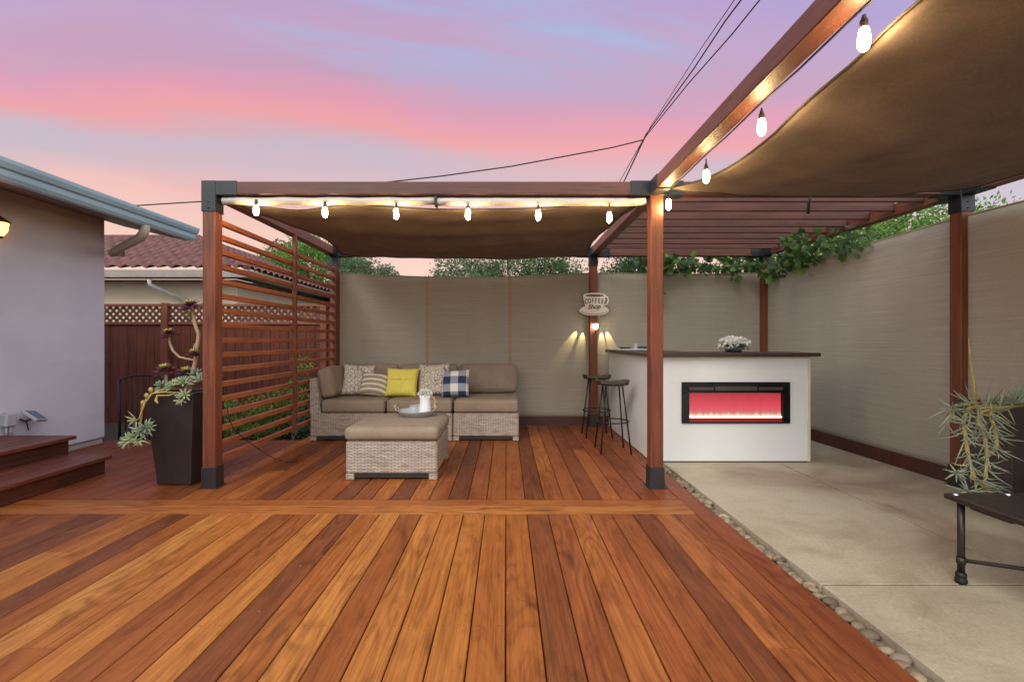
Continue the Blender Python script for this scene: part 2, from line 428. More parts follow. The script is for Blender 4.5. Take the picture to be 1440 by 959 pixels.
M['leaf_dark'] = leaf_mat('dark_green_leaves', (0.012, 0.035, 0.014), (0.030, 0.075, 0.025), (0.07, 0.13, 0.04))
M['leaf_mid'] = leaf_mat('mid_green_leaves', (0.03, 0.08, 0.022), (0.08, 0.165, 0.045), (0.17, 0.27, 0.08))
M['leaf_bright'] = leaf_mat('bright_green_leaves', (0.06, 0.15, 0.02), (0.15, 0.30, 0.045), (0.30, 0.46, 0.09), 0.4)
M['leaf_grey'] = leaf_mat('grey_green_leaves', (0.045, 0.09, 0.045), (0.10, 0.165, 0.075), (0.18, 0.25, 0.11))
M['leaf_vine'] = leaf_mat('vine_leaves', (0.035, 0.09, 0.02), (0.10, 0.20, 0.04), (0.24, 0.36, 0.08), 0.45)
M['leaf_succ'] = leaf_mat('blue_green_succulent', (0.18, 0.27, 0.20), (0.34, 0.43, 0.27), (0.58, 0.60, 0.32), 0.1, 0.5)
M['leaf_sen'] = leaf_mat('silvery_succulent', (0.18, 0.23, 0.19), (0.34, 0.39, 0.29), (0.54, 0.53, 0.24), 0.1, 0.5)
M['leaf_aeo'] = leaf_mat('purple_rosette', (0.07, 0.018, 0.022), (0.16, 0.04, 0.032), (0.28, 0.09, 0.05), 0.1, 0.35)
M['leaf_yel'] = leaf_mat('yellow_green_rosette', (0.22, 0.20, 0.04), (0.36, 0.33, 0.06), (0.5, 0.45, 0.1), 0.1, 0.4)
M['petal'] = leaf_mat('white_petals', (0.78, 0.80, 0.70), (0.86, 0.87, 0.82), (0.9, 0.9, 0.87), 0.35, 0.6)
M['fruit'] = simple('orange_fruit_skin', (0.75, 0.28, 0.03), 0.45, bump=0.2)
M['stone'] = None
def pebble_mat():
    m = NT('river_pebble_stone')
    oi = m.new('ShaderNodeObjectInfo').outputs['Random']
    c = m.ramp(oi, [(0.0, (0.13, 0.095, 0.06)), (0.3, (0.25, 0.18, 0.105)), (0.55, (0.33, 0.25, 0.15)), (0.75, (0.19, 0.155, 0.115)), (1.0, (0.40, 0.33, 0.22))])
    n = m.noise(m.coord(), 40, 5, 0.65)
    c = m.mix(0.7, c, m.ramp(n, [(0.3, (0.75,) * 3), (0.7, (1.2,) * 3)]), 'MULTIPLY')
    m.val(m.b.inputs['Base Color'], c); m.set(Roughness=0.6); m.bump(n, 0.15, 0.003); return m.m
M['stone'] = pebble_mat()
def slab_mat():
    m = NT('stained_concrete')
    co = m.coord()
    n1 = m.noise(co, 0.9, 6, 0.62, 0.8); n2 = m.noise(m.vmul(co, (1, 1.6, 1)), 3.2, 6, 0.65, 0.4); n3 = m.noise(co, 60, 4, 0.7)
    c = m.ramp(n1, [(0.28, (0.285, 0.205, 0.14)), (0.44, (0.39, 0.32, 0.225)), (0.57, (0.47, 0.415, 0.30)), (0.76, (0.51, 0.475, 0.355))])
    c = m.mix(0.75, c, m.ramp(n2, [(0.28, (0.74, 0.69, 0.64)), (0.48, (1, 1, 1)), (0.75, (1.1, 1.1, 1.09))]), 'MULTIPLY')
    c = m.mix(0.8, c, m.ramp(n3, [(0.3, (0.78,) * 3), (0.7, (1.18,) * 3)]), 'MULTIPLY')
    v = m.voro(co, 7.0); vc = m.voro(co, 7.0, 'F1', 'Color'); sx = m.new('ShaderNodeSeparateColor'); m.l.new(vc, sx.inputs[0])
    fleck = m.math('MULTIPLY', m.rng(v, 0.03, 0.05, 1, 0), m.math('GREATER_THAN', sx.outputs[0], 0.8))
    c = m.mix(m.math('MULTIPLY', fleck, 0.5), c, (0.7, 0.62, 0.5, 1))
    m.val(m.b.inputs['Base Color'], c); m.val(m.b.inputs['Roughness'], m.rng(n2, 0.3, 0.7, 0.38, 0.62))
    m.bump(m.math('ADD', m.math('MULTIPLY', n3, 0.4), n2), 0.12, 0.008); return m.m
M['slab'] = slab_mat()

# pillow fabrics
def pillow_plaid():
    m = NT('buffalo_check_fabric'); x, y, z = m.sep(m.coord())
    def st(u, o): return m.math('GREATER_THAN', m.math('FRACT', m.math('ADD', m.math('DIVIDE', u, 0.186), o + 50.0)), 0.5)
    f = m.math('MULTIPLY', m.math('ADD', st(x, 0.25), st(z, 0.62)), 0.5)
    c = m.ramp(f, [(0.0, (0.76, 0.74, 0.66)), (0.5, (0.29, 0.30, 0.36)), (1.0, (0.022, 0.034, 0.095))])
    n = m.noise(m.coord(), 220, 2)
    m.val(m.b.inputs['Base Color'], m.mix(0.5, c, m.ramp(n, [(0.3, (0.8,) * 3), (0.7, (1.15,) * 3)]), 'MULTIPLY')); m.set(Roughness=0.9); m.bump(n, 0.3, 0.002); return m.m
def pillow_geo(name, sc, seed):
    m = NT(name); co = m.vadd(m.coord(), (seed, seed * 0.7, 0.0)); x, y, z = m.sep(co); v = m.comb(x, 0.0, z)
    e = m.voro(v, sc, 'DISTANCE_TO_EDGE')
    ln = m.rng(e, 0.035, 0.075, 1.0, 0.0)
    n = m.noise(m.coord(), 160, 3)
    c = m.mix(m.math('MULTIPLY', ln, 0.85), (0.66, 0.60, 0.50, 1), (0.10, 0.085, 0.075, 1))
    m.val(m.b.inputs['Base Color'], m.mix(0.4, c, m.ramp(n, [(0.3, (0.8,) * 3), (0.7, (1.12,) * 3)]), 'MULTIPLY')); m.set(Roughness=0.9); m.bump(n, 0.3, 0.002); return m.m
def pillow_stripe():
    m = NT('striped_fabric'); x, y, z = m.sep(m.coord())
    q = m.math('ADD', z, m.math('MULTIPLY', m.math('MULTIPLY', x, x), 1.1))
    f = m.math('FRACT', m.math('ADD', m.math('DIVIDE', q, 0.062), 40.3))
    c = m.ramp(f, [(0.0, (0.66, 0.60, 0.47)), (0.38, (0.10, 0.085, 0.08)), (0.52, (0.44, 0.36, 0.22)), (0.72, (0.12, 0.10, 0.09)), (0.84, (0.66, 0.6, 0.47))], 'CONSTANT')
    n = m.noise(m.coord(), 200, 2)
    m.val(m.b.inputs['Base Color'], m.mix(0.4, c, m.ramp(n, [(0.3, (0.8,) * 3), (0.7, (1.12,) * 3)]), 'MULTIPLY')); m.set(Roughness=0.9); m.bump(n, 0.3, 0.002); return m.m
M['plaid'] = pillow_plaid(); M['geo1'] = pillow_geo('line_pattern_fabric', 26, 0.0); M['geo2'] = pillow_geo('block_line_fabric', 30, 3.0); M['stripe'] = pillow_stripe()
M['yellow'] = simple('yellow_linen', (0.74, 0.64, 0.115), 0.85, 0, 0.1, 14, stretch=(5, 1, 0.6), bump=0.3, bscale=200, bdist=0.002)
M['thread'] = simple('grey_thread', (0.12, 0.10, 0.06), 0.8, bump=0)

def flame_mat():
    m = NT('electric_flame_screen'); x, y, z = m.sep(m.coord())
    n = m.noise(m.comb(m.math('MULTIPLY', x, 42.0), 0.0, m.math('MULTIPLY', z, 3.0)), 1.0, 4, 0.6)
    h = m.math('ADD', z, m.math('MULTIPLY', m.math('SUBTRACT', n, 0.5), -0.07))
    c = m.ramp(m.math('DIVIDE', h, 0.21), [(0.0, (1.0, 0.86, 0.70)), (0.09, (1.0, 0.78, 0.6)), (0.17, (0.56, 0.26, 0.19)), (0.3, (0.56, 0.09, 0.11)), (0.55, (0.56, 0.055, 0.085)), (1.0, (0.40, 0.032, 0.045))])
    m.set(Base_Color=(0.02, 0.01, 0.01, 1), Roughness=0.3); m.val(m.b.inputs['Emission Color'], c); m.set(Emission_Strength=1.0); return m.m
M['flame'] = flame_mat()
M['ember'] = emit_mat('ember_strip', (1.0, 0.85, 0.66), 2.2)
M['emberred'] = emit_mat('ember_bed', (0.20, 0.006, 0.012), 0.55)

# ------------------------------------------------------------------ leaves and trees
def leaf(mb, p, d, up, L, W, a, fold=0.25, bend=0.15):
    d = d.normalized(); s = d.cross(up)
    if s.length < 1e-4: s = d.cross(Vector((1, 0, 0)))
    s.normalize(); n = s.cross(d)
    m_ = p + d * L * 0.45
    vs = [p, m_ - s * W / 2 + n * W * fold, p + d * L - n * L * bend, m_ + s * W / 2 + n * W * fold, m_]
    mb.add(vs, [(0, 4, 1), (1, 4, 2), (0, 3, 4), (3, 2, 4)], False, 0, a)
def rv():
    while True:
        v = Vector((random.uniform(-1, 1), random.uniform(-1, 1), random.uniform(-1, 1)))
        if 0.05 < v.length <= 1: return v
def crown(mb, c, rad, nclump, nleaf, L, cl=0.28, shell=0.55):
    c = Vector(c)
    for i in range(nclump):
        u = rv(); u = u.normalized() * (shell + (1 - shell) * random.random() ** 0.6)
        lump = 1 + 0.3 * mnoise.noise(u * 2.3 + c)
        cc = c + Vector((u.x * rad[0], u.y * rad[1], u.z * rad[2])) * lump
        tone = random.gauss(0.45, 0.2)
        cr = cl * random.uniform(0.6, 1.4)
        for k in range(nleaf):
            q = rv() * cr * min(rad)
            q.z *= 0.7
            d = (q.normalized() + rv() * 0.7 + Vector((0, 0, -0.15))).normalized()
            t = max(0, min(1, tone + random.gauss(0, 0.14)))
            leaf(mb, cc + q, d, rv().normalized(), L * random.uniform(0.7, 1.35), L * random.uniform(0.4, 0.62), (t, t, t, 1))
def tree(name, label, cat, x, y, gz, h, rad, mat, nclump, nleaf, L, group=None, cz=None, cl=0.28, fruit=0):
    t = thing(name, label, cat, (x, y, gz), group)
    cz = cz if cz is not None else gz + h - rad[2] * 0.95
    tr = MB()
    top = Vector((x + random.uniform(-.2, .2), y, cz + rad[2] * 0.3))
    tr.tube([(x, y, gz - 0.05), (x + .05, y, gz + (cz - gz) * .5), top], [0.045 * h, 0.033 * h, 0.012 * h], 9)
    for i in range(9):
        u = rv().normalized(); u.z = abs(u.z) * .6
        s = Vector((x + .03, y, gz + (cz - gz) * random.uniform(.5, 1.0)))
        e = Vector((x + u.x * rad[0] * .8, y + u.y * rad[1] * .8, cz + u.z * rad[2] * .7))
        tr.tube([s, (s + e) / 2 + Vector((0, 0, -.08 * h * .3)), e], [0.016 * h, 0.01 * h, 0.004 * h], 6)
    tr.build('trunk', M['bark'], t)
    cb = MB(); crown(cb, (x, y, cz), rad, nclump, nleaf, L, cl)
    cb.build('crown', mat, t, recalc=False)
    for i in range(fruit):
        u = rv().normalized(); u.y = -abs(u.y)
        p = Vector((x + u.x * rad[0], y + u.y * rad[1] * .95, cz + u.z * rad[2] * .8))
        f = MB(); f.lathe([(0.001, -.04), (.028, -.028), (.04, 0), (.028, .028), (.001, .04)], p, 10); f.build('fruit', M['fruit'], t)
    return t

# ================================================================== SETTING
gm = MB(); gm.add([(-260, -120, 0), (260, -120, 0), (260, 400, 0), (-260, 400, 0)], [(0, 1, 2, 3)])
ground = gm.build('ground', M['soil'], origin=(0, 0, 0)); ground.location.z = -0.16
tag(ground, kind='structure')

# ---- deck boards, all of one deck
class Deck(MB):
    def __init__(self): super().__init__(); self.lp = []
    def board(self, a0, a1, l0, l1, along='Y', rnd=(.5, .5, .5), top=0.0):
        w = a1 - a0; b = 0.0035
        prof = [(0, -0.03), (w, -0.03), (w, -b), (w - b, 0), (b, 0), (0, -b)]
        if along == 'X': prof = prof[::-1]
        vs = []; 
        N = 2
        for k in range(N):
            l = l0 + (l1 - l0) * k / (N - 1)
            for (s, z) in prof:
                vs.append((a0 + s, l, top + z) if along == 'Y' else (l, a0 + s, top + z))
                self.lp.append((s, l, z))
        n = len(prof); fs = []
        for k in range(N - 1):
            for i in range(n):
                j = (i + 1) % n
                fs.append((k * n + i, k * n + j, (k + 1) * n + j, (k + 1) * n + i))
        fs.append(tuple(range(n))[::-1]); fs.append(tuple((N - 1) * n + i for i in range(n)))
        self.add(vs, fs, False, 0, tuple(rnd) + (1,))
dk = Deck()
rd = random.Random(21)
def brnd(x):
    r1 = min(1, max(0, rd.gauss(0.58, 0.2)))
    if rd.random() < 0.12: r1 = rd.uniform(0.1, 0.24)
    r2 = min(1, max(0, (x + 0.1) / 1.5 + rd.gauss(0.10, 0.16)))
    if x < -2.6: r2 = min(1, max(r2, (-x - 2.5) / 1.6 + rd.gauss(0.1, .15))); r1 *= 0.72  # left boards darker and redder: the house's shadow put into their colour
    return (r1, r2, rd.random())
PITCH = 0.1405; GAP = 0.005
x = 1.262
dk.board(1.262 + GAP / 2, 1.262 + PITCH - GAP / 2, -1.6, 2.05, 'Y', (0.36, 1.0, .3)); dk.board(1.262 + GAP / 2, 1.262 + PITCH - GAP / 2, 2.053, 6.42, 'Y', (0.46, 0.95, .7))
i = 0
while x > -4.55:
    a0 = x - PITCH + GAP / 2; a1 = x - GAP / 2
    # front field
    cuts = [-1.6, 3.145]
    if rd.random() < 0.10: cuts.insert(1, rd.choice([0.95, 1.36, 1.77, 2.17, 2.58]))
    for c0, c1 in zip(cuts, cuts[1:]): dk.board(a0, a1, c0 + .001, c1 - .001, 'Y', brnd(a0))
    end = 6.42 if a0 > -2.45 else 5.5
    cuts = [3.435, end]
    if rd.random() < 0.2: cuts.insert(1, rd.choice([4.2, 4.6, 5.0]))
    for c0, c1 in zip(cuts, cuts[1:]):
        r = brnd(a0); dk.board(a0, a1, c0 + .001, c1 - .001, 'Y', (r[0] * .85, min(1, r[1] * .85 + .42), r[2]))
    x -= PITCH; i += 1
for (y0, cut, ra, rb) in ((3.150, -0.9, (.72, .25, .1), (.86, .1, .4)), (3.292, -1.9, (.62, .35, .8), (.66, .45, .6))):
    dk.board(y0, y0 + PITCH - GAP, -4.55, cut - .001, 'X', ra); dk.board(y0, y0 + PITCH - GAP, cut + .001, 1.262 - .001, 'X', rb)
deck = dk.build('deck', M['deck'], origin=(0, 0, 0))
la = deck.data.attributes.new('lp', 'FLOAT_VECTOR', 'POINT'); la.data.foreach_set('vector', [c for p in dk.lp for c in p])
tag(deck, kind='structure')
js = MB(); js.box(-4.55, 1.39, -1.6, 5.49, -0.155, -0.035, 0.0); js.box(-2.4, 1.39, 5.49, 6.41, -0.155, -0.035, 0.0)
js_o = js.build('deck_underlayer', M['soil'], origin=(0, 0, 0)); tag(js_o, kind='structure')

# ---- concrete slab with sawn joints
sb = MB(); xs = [1.492, 2.58, 6.2]; ys = [-1.6, 0.0, 2.232, 4.30, 6.9]
for a, b in zip(xs, xs[1:]):
    for c, d in zip(ys, ys[1:]):
        sb.box(a + (0.006 if a > 1.6 else 0), b - .006, c + .006, d - .006, -0.14, 0.0, 0.002)
slab = sb.build('patio_slab', M['slab'], origin=(0, 0, 0)); tag(slab, kind='structure')
sj = MB(); sj.box(1.50, 6.19, -1.59, 6.89, -0.15, -0.005, 0.0); tag(sj.build('slab_bed', simple('dark_joint_filler', (0.05, 0.035, 0.022), 0.9), origin=(0, 0, 0)), kind='structure')

# ---- river pebbles in the gap
pm = []
for k in range(6):
    mb = MB(); n, rws = 10, 7; vs = []; fs = []
    sd = Vector((k * 3.1, k * 1.7, 0))
    for r in range(rws + 1):
        th = math.pi * r / rws
        for q in range(n):
            ph = 2 * math.pi * q / n
            u = Vector((math.sin(th) * math.cos(ph), math.sin(th) * math.sin(ph), math.cos(th)))
            s = 1 + 0.18 * mnoise.noise(u * 1.4 + sd)
            vs.append(Vector((u.x, u.y * (0.68 + 0.05 * k % .2), u.z * 0.5)) * s)
    for r in range(rws):
        for q in range(n): fs.append((r * n + q, r * n + (q + 1) % n, (r + 1) * n + (q + 1) % n, (r + 1) * n + q))
    mb.add(vs, fs, True); pm.append(mb)
protos = []
rp = random.Random(5); y = 1.25; first = {}
while y < 6.3:
    s = rp.uniform(0.020, 0.040); k = rp.randrange(6)
    if k not in first:
        o = pm[k].build('river_pebble', M['stone'], origin=(0, 0, 0)); first[k] = o
    else:
        o = first[k].copy(); COL.objects.link(o)
    xx = rp.uniform(1.405 + s * .8, 1.49 - s * .8) if s < .04 else 1.447
    o.location = (xx, y, -0.038 + rp.uniform(0, .026)); o.scale = (s, s, s); o.rotation_euler = (rp.uniform(-.3, .3), rp.uniform(-.3, .3), rp.uniform(0, 6.28))
    tag(o, 'smooth tan river pebble packed in the gap between deck and concrete slab', 'pebble', 'river pebbles along the deck edge')
    y += s * rp.uniform(0.75, 1.25)
gv = MB(); gv.add([(1.40, -1.6, 0), (1.495, -1.6, 0), (1.495, 6.9, 0), (1.40, 6.9, 0)], [(0, 1, 2, 3)])
go = gv.build('gap_bed', simple('gap_gravel_bed', (0.10, 0.075, 0.05), 0.95, 0, .4, 60, bump=1, bscale=90, bdist=.02), origin=(0, 0, 0)); go.location.z = -0.055; tag(go, kind='structure')

# ================================================================== HOUSE ON THE LEFT
hs = thing('stucco_house', 'pale grey stucco house wall with blue grey gutter, beside the wooden steps', 'house', (-4.57, 2.0, -0.14))
b = MB(); b.box(-10.5, -4.57, -3.0, 5.37, 0.06, 2.66, 0.01); b.build('wall', M['stucco'], hs)
b = MB(); b.box(-10.4, -4.585, -2.9, 5.355, -0.16, 0.06, 0.004); b.build('foundation', M['conc'], hs)
EX = -3.84
# roof slab rising to the left
b = MB(); sl = 0.23
prof = [(EX - .02, 2.505), (EX - .02, 2.47), (-10.5, 2.47 + (10.5 + EX) * sl), (-10.5, 2.505 + (10.5 + EX) * sl)]
b.prism([(px, 5.72, pz) for px, pz in prof], (0, -8.6, 0)); rf = b.build('roof', M['paleroof'], hs)
b = MB(); prof = [(EX - .03, 2.466), (EX - .03, 2.375), (EX - .06, 2.372), (-4.60, 2.53), (-4.60, 2.60)]
b.prism([(px, 5.70, pz) for px, pz in prof], (0, -8.5, 0)); b.build('eave', M['eave'], hs)
b = MB(); prof = [(EX - .028, 2.372), (EX + .035, 2.372), (EX + .055, 2.40), (EX + .062, 2.43), (EX + .06, 2.445), (EX + .085, 2.452), (EX + .105, 2.49), (EX + .11, 2.518), (EX + .098, 2.518), (EX + .09, 2.50), (EX - .02, 2.50), (EX - .028, 2.52)]
b.prism([(px, 5.74, pz) for px, pz in prof], (0, -8.6, 0)); b.build('gutter', M['gutter'], hs)
b = MB(); b.tube([(EX + .01, 5.0, 2.375), (EX + .01, 5.0, 2.33), (EX - .02, 5.01, 2.29), (EX - .08, 5.05, 2.26), (-4.43, 5.36, 2.185), (-4.535, 5.42, 2.165)], [.043, .043, .046, .046, .044, .044], 12, caps=False)
b.lathe([(.044, 0), (.033, .001), (.033, .12)], (-4.545, 5.425, 2.163), 14, M=Matrix.Rotation(R(90), 3, 'Y') @ Matrix.Rotation(R(-20), 3, 'X'))
b.build('downspout', M['pipe'], hs)

# wall lantern
ln = thing('wall_lantern', 'glowing amber wall lantern on the pale stucco house wall', 'lantern', (-4.57, 4.135, 2.05))
b = MB(); b.box(-4.572, -4.55, 4.085, 4.185, 2.05, 2.24, .006); b.tube([(-4.55, 4.135, 2.20), (-4.49, 4.135, 2.25), (-4.45, 4.135, 2.235)], .009, 8)
b.build('bracket', M['iron'], ln)
b = MB(); b.lathe([(.03, .0), (.055, .05), (.066, .12)], (-4.45, 4.135, 2.07), 8, smooth=False); b.build('lantern_glass', M['lantern'], ln)
b = MB(); b.lathe([(.076, 0), (.07, .02), (.03, .05), (.008, .065), (.001, .066)], (-4.45, 4.135, 2.188), 8, smooth=False); b.lathe([(.001, -.02), (.02, -.012), (.034, 0), (.034, .006)], (-4.45, 4.135, 2.066), 8, smooth=False)
for k in range(4):
    a = k * math.pi / 2 + .785
    b.tube([(-4.45 + .032 * math.cos(a), 4.135 + .032 * math.sin(a), 2.07), (-4.45 + .068 * math.cos(a), 4.135 + .068 * math.sin(a), 2.19)], .004, 5)
b.build('cap', simple('aged_brass', (0.18, 0.09, 0.03), 0.4, 0.7), ln)

# junction box and floodlight
jb = thing('junction_box', 'grey electrical box with conduits on the pale house wall above the steps', 'electrical box', (-4.54, 4.30, 0.31))
b = MB(); b.box(-4.57, -4.50, 4.24, 4.35, 0.37, 0.50, .02); b.build('box', M['boxgrey'], jb)
b = MB()
for yy in (4.27, 4.31): b.tube([(-4.53, yy, .37), (-4.53, yy, .30)], .010, 8)
b.build('conduit', M['boxgrey'], jb)
fl = thing('floodlight', 'small tilted floodlight with blue glass face on the house wall', 'floodlight', (-4.50, 4.45, 0.37))
Mx = Matrix.Translation((-4.46, 4.46, .445)) @ Euler((R(-12), R(38), R(10))).to_matrix().to_4x4()
b = MB(); b.box(-.075, .075, -.085, .085, -.014, .014, .006, Mx); b.build('housing', M['boxgrey'], fl)
b = MB(); b.box(-.06, .06, -.07, .07, .0145, .018, .001, Mx); b.build('glass', M['solar'], fl)
b = MB(); b.tube([(-4.56, 4.42, .42), (-4.50, 4.42, .40), (-4.47, 4.45, .43)], .008, 8); b.tube([(-4.50, 4.42, .40), (-4.51, 4.44, .36), (-4.53, 4.47, .31)], .005, 6); b.build('arm', M['iron'], fl)

# wooden steps
M['treadwood'] = stained_wood('dark_red_step_wood', (0.155, 0.042, 0.022), 'Y', .5, .42)
M['riserwood'] = stained_wood('dark_red_riser_wood', (0.085, 0.024, 0.014), 'Y', .5, .5)
st = thing('wooden_steps', 'two dark red timber steps leading up to the pale house', 'steps', (-3.9, 2.8, 0))
b = MB(); b.box(-3.91, -3.80, -1.0, 4.16, .118, .150, .004); b.box(-3.795, -3.66, -1.0, 4.16, .118, .150, .004); b.box(-3.655, -3.475, -1.0, 4.16, .118, .150, .004); b.build('tread', M['treadwood'], st)
b = MB(); b.box(-3.93, -3.505, -.98, 4.12, 0.002, .117, .003); b.build('riser', M['riserwood'], st)
b = MB()
for k in range(5): b.box(-4.56 + k * .136, -4.428 + k * .136 - .004, -1.0, 4.27, .268, .300, .004)
b.build('tread', M['treadwood'], st)
b = MB(); b.box(-4.56, -3.925, -.98, 4.23, .002, .267, .003); b.build('riser', M['riserwood'], st)

# iron gate
ig = thing('iron_gate', 'low black iron gate of thin bars before the wooden fence', 'gate', (-4.1, 5.56, -0.1))
b = MB()
for (x0, x1, bump) in ((-4.56, -4.0, .05), (-3.96, -3.35, 0.0)):
    n = 8
    pts = [(x0 + (x1 - x0) * k / n, 5.56, .70 + bump * math.sin(math.pi * k / n)) for k in range(n + 1)]
    b.tube(pts, .010, 6); b.tube([(x0, 5.56, .02), (x1, 5.56, .02)], .010, 6)
    for k in range(n + 1):
        p = pts[k]; b.tube([(p[0], 5.56, -.09), p], .007 if 0 < k < n else .014, 6)
b.build('bars', M['iron'], ig)

# wooden fence with lattice, at the back left
fy = 7.5
wf = thing('lattice_fence', 'dark reddish wooden board fence topped with diagonal lattice', 'fence', (-4.5, fy, -0.16))
b = MB(); xx = -10.0; rf_ = random.Random(3)
while xx < -1.4:
    b.box(xx + .002, xx + .140, fy + rf_.uniform(0, .006), fy + .022, -.15, 1.415, .003); xx += .142
b.build('boards', M['fencewood'], wf)
M['fencetrim'] = stained_wood('red_fence_trim_wood', (0.235, 0.072, 0.035), 'X', .55, .6)
px_ = [-10.0, -7.6, -5.95, -5.83 + 0, -3.1, -1.4]
b = MB()
for z0, z1 in ((1.415, 1.46), (1.70, 1.745)): b.box(-10, -1.4, fy - .02, fy + .03, z0, z1, .004)
b.build('rail', M['fencetrim'], wf)
for pxx in (-8.2, -5.42, -2.9):
    b = MB(); b.box(pxx - .05, pxx + .05, fy - .045, fy + .045, -.15, 1.76, .005); b.build('post', stained_wood('red_fence_post_wood', (0.22, 0.066, 0.032), 'Z', .5, .6), wf)
b = MB()
h = 1.70 - 1.46; L = 8.6; p = .105
k = -10.0
while k < -1.4:
    for s in (1, -1):
        x0 = k if s > 0 else k + h
        w = .026
        b.prism([(x0 - w, fy + (.004 if s > 0 else .010), 1.455), (x0 + w, fy + (.004 if s > 0 else .010), 1.455), (x0 + s * h + w, fy + (.004 if s > 0 else .010), 1.705), (x0 + s * h - w, fy + (.004 if s > 0 else .010), 1.705)], (0, .005, 0))
    k += p
b.build('lattice', stained_wood('dark_lattice_wood', (0.14, 0.045, 0.026), 'X', .55, .6), wf)

# neighbour house with hip roof
nh = thing('tile_roof_house', 'cream house with reddish clay tile hip roof behind the wooden fence', 'house', (-9.0, 13.5, -0.16))
ex, ey, ez = -6.05, 11.0, 2.80
b = MB(); b.box(-15, ex - .55, ey + .55, 17.5, -.15, 2.66, .01); b.build('wall', M['cstucco'], nh)
pit = .44
# front slope as a tile relief
def roof_tiles(name, o, du, dv, nu, nv, lim):
    mb = MB(); vs = []; idx = {}
    nrm = du.cross(dv).normalized()
    fs = []
    for j in range(nv + 1):
        for i_ in range(nu + 1):
            u = i_ / nu; v = j / nv
            p = o + du * u + dv * v
            hh = .085 * abs(math.sin(math.pi * (u * du.length) / .30)) + .05 * (1 - ((v * dv.length / .36) % 1.0))
            idx[(i_, j)] = len(vs); vs.append(p + nrm * hh)
    for j in range(nv):
        for i_ in range(nu):
            if lim((i_ + .5) / nu, (j + .5) / nv): fs.append((idx[(i_, j)], idx[(i_ + 1, j)], idx[(i_ + 1, j + 1)], idx[(i_, j + 1)]))
    mb.add(vs, fs, False); return mb.build(name, M['tile'], nh, recalc=False)
D = 3.2
roof_tiles('roof', Vector((-15, ey, ez)), Vector((15 + ex, 0, 0)), Vector((0, D, D * pit)), 225, 50, lambda u, v: -15 + (15 + ex) * u < ex - v * D)
roof_tiles('roof', Vector((ex, ey, ez)), Vector((0, 7.0, 0)), Vector((-D, 0, D * pit)), 175, 50, lambda u, v: u * 7.0 > v * D)
b = MB(); b.tube([(ex + .01, ey - .01, ez + .06), (ex - D, ey + D, ez + D * pit + .08)], .07, 8); b.tube([(ex - D, ey + D, ez + D * pit + .07), (-15, ey + D, ez + D * pit + .07)], .08, 8); b.build('ridge_cap', M['tile'], nh)
b = MB(); b.box(-15, ex + .06, ey - .09, ey + .02, ez - .17, ez + .01, .01); b.box(ex - .05, ex + .06, ey + .02, 18, ez - .17, ez + .01, .01); b.build('gutter', simple('grey_brown_gutter_metal', (0.26, 0.22, 0.20), .5), nh)
b = MB(); b.box(-15, ex - .05, ey + .02, ey + .6, ez - .12, ez - .09, .0); b.box(ex - .6, ex - .05, ey + .6, 17.9, ez - .12, ez - .09, .0); b.build('soffit', M['eave'], nh)
b = MB(); q0 = at(210, 393, 10.98); b.tube([q0, q0 + Vector((0, .02, -.12)), q0 + Vector((.5, .5, -.42)), q0 + Vector((.53, .53, -.52)), q0 + Vector((.53, .53, -2.4))], .05, 10); b.build('downspout', simple('grey_downspout_paint', (.40, .38, .36), .5), nh)

# ================================================================== PERGOLA
PX0, PX1, PX2, PX3 = -2.33, 1.18, 3.61, 3.52; PY0, PY1 = 3.74, 6.41; ZB, ZT = 2.30, 2.40; HW = .05
pg = thing('pergola', 'reddish wooden pergola with black corner brackets and a slatted left side', 'pergola', (0.6, 5.0, 0))
def post(x, y):
    b = MB(); b.box(x - HW, x + HW, y - HW, y + HW, .10, ZT - .09, .005); po = b.build('post', M['post'], pg)
    b = MB(); b.box(x - HW - .007, x + HW + .007, y - HW - .007, y + HW + .007, .004, .165, .003); b.box(x - HW - .022, x + HW + .022, y - HW - .022, y + HW + .022, 0.0, .008, .001)
    b.build('base_boot', M['bootsteel'], po)
for (x, y) in ((PX0, PY0), (PX1, PY0), (PX0, PY1), (PX1, PY1), (PX3, PY1), (PX2, PY0)): post(x, y)
def beam(x0, x1, y0, y1, m, z0=ZB, z1=ZT):
    b = MB(); b.box(x0, x1, y0, y1, z0, z1, .005); return b.build('beam', m, pg)
beam(PX0 - HW, PX1 - HW - .002, PY0 - HW, PY0 + HW, M['beamx']); beam(PX1 + HW + .002, PX2 - HW - .002, PY0 - HW, PY0 + HW, M['beamx'])
beam(PX0 - HW, PX1 - HW - .002, PY1 - HW, PY1 + HW, M['beamx']); beam(PX1 + HW + .002, PX3 - HW - .002, PY1 - HW, PY1 + HW, M['beamx'])
beam(PX0 - HW, PX0 + HW, PY0 + HW + .002, PY1 - HW - .002, M['beamy']); beam(PX1 - HW, PX1 + HW, -0.9, PY1 + HW, M['beamy'], ZB + .002, ZT + .002); sk = (PX3 - PX2) / (PY1 - PY0); lx = lambda yy: PX2 + sk * (yy - PY0)
b = MB(); b.prism([(lx(-.9) - HW, -.9, ZB + .002), (lx(-.9) + HW, -.9, ZB + .002), (lx(-.9) + HW, -.9, ZT + .002), (lx(-.9) - HW, -.9, ZT + .002)], (lx(PY1 + HW) - lx(-.9), PY1 + HW + .9, 0)); b.build('beam', M['beamy'], pg)
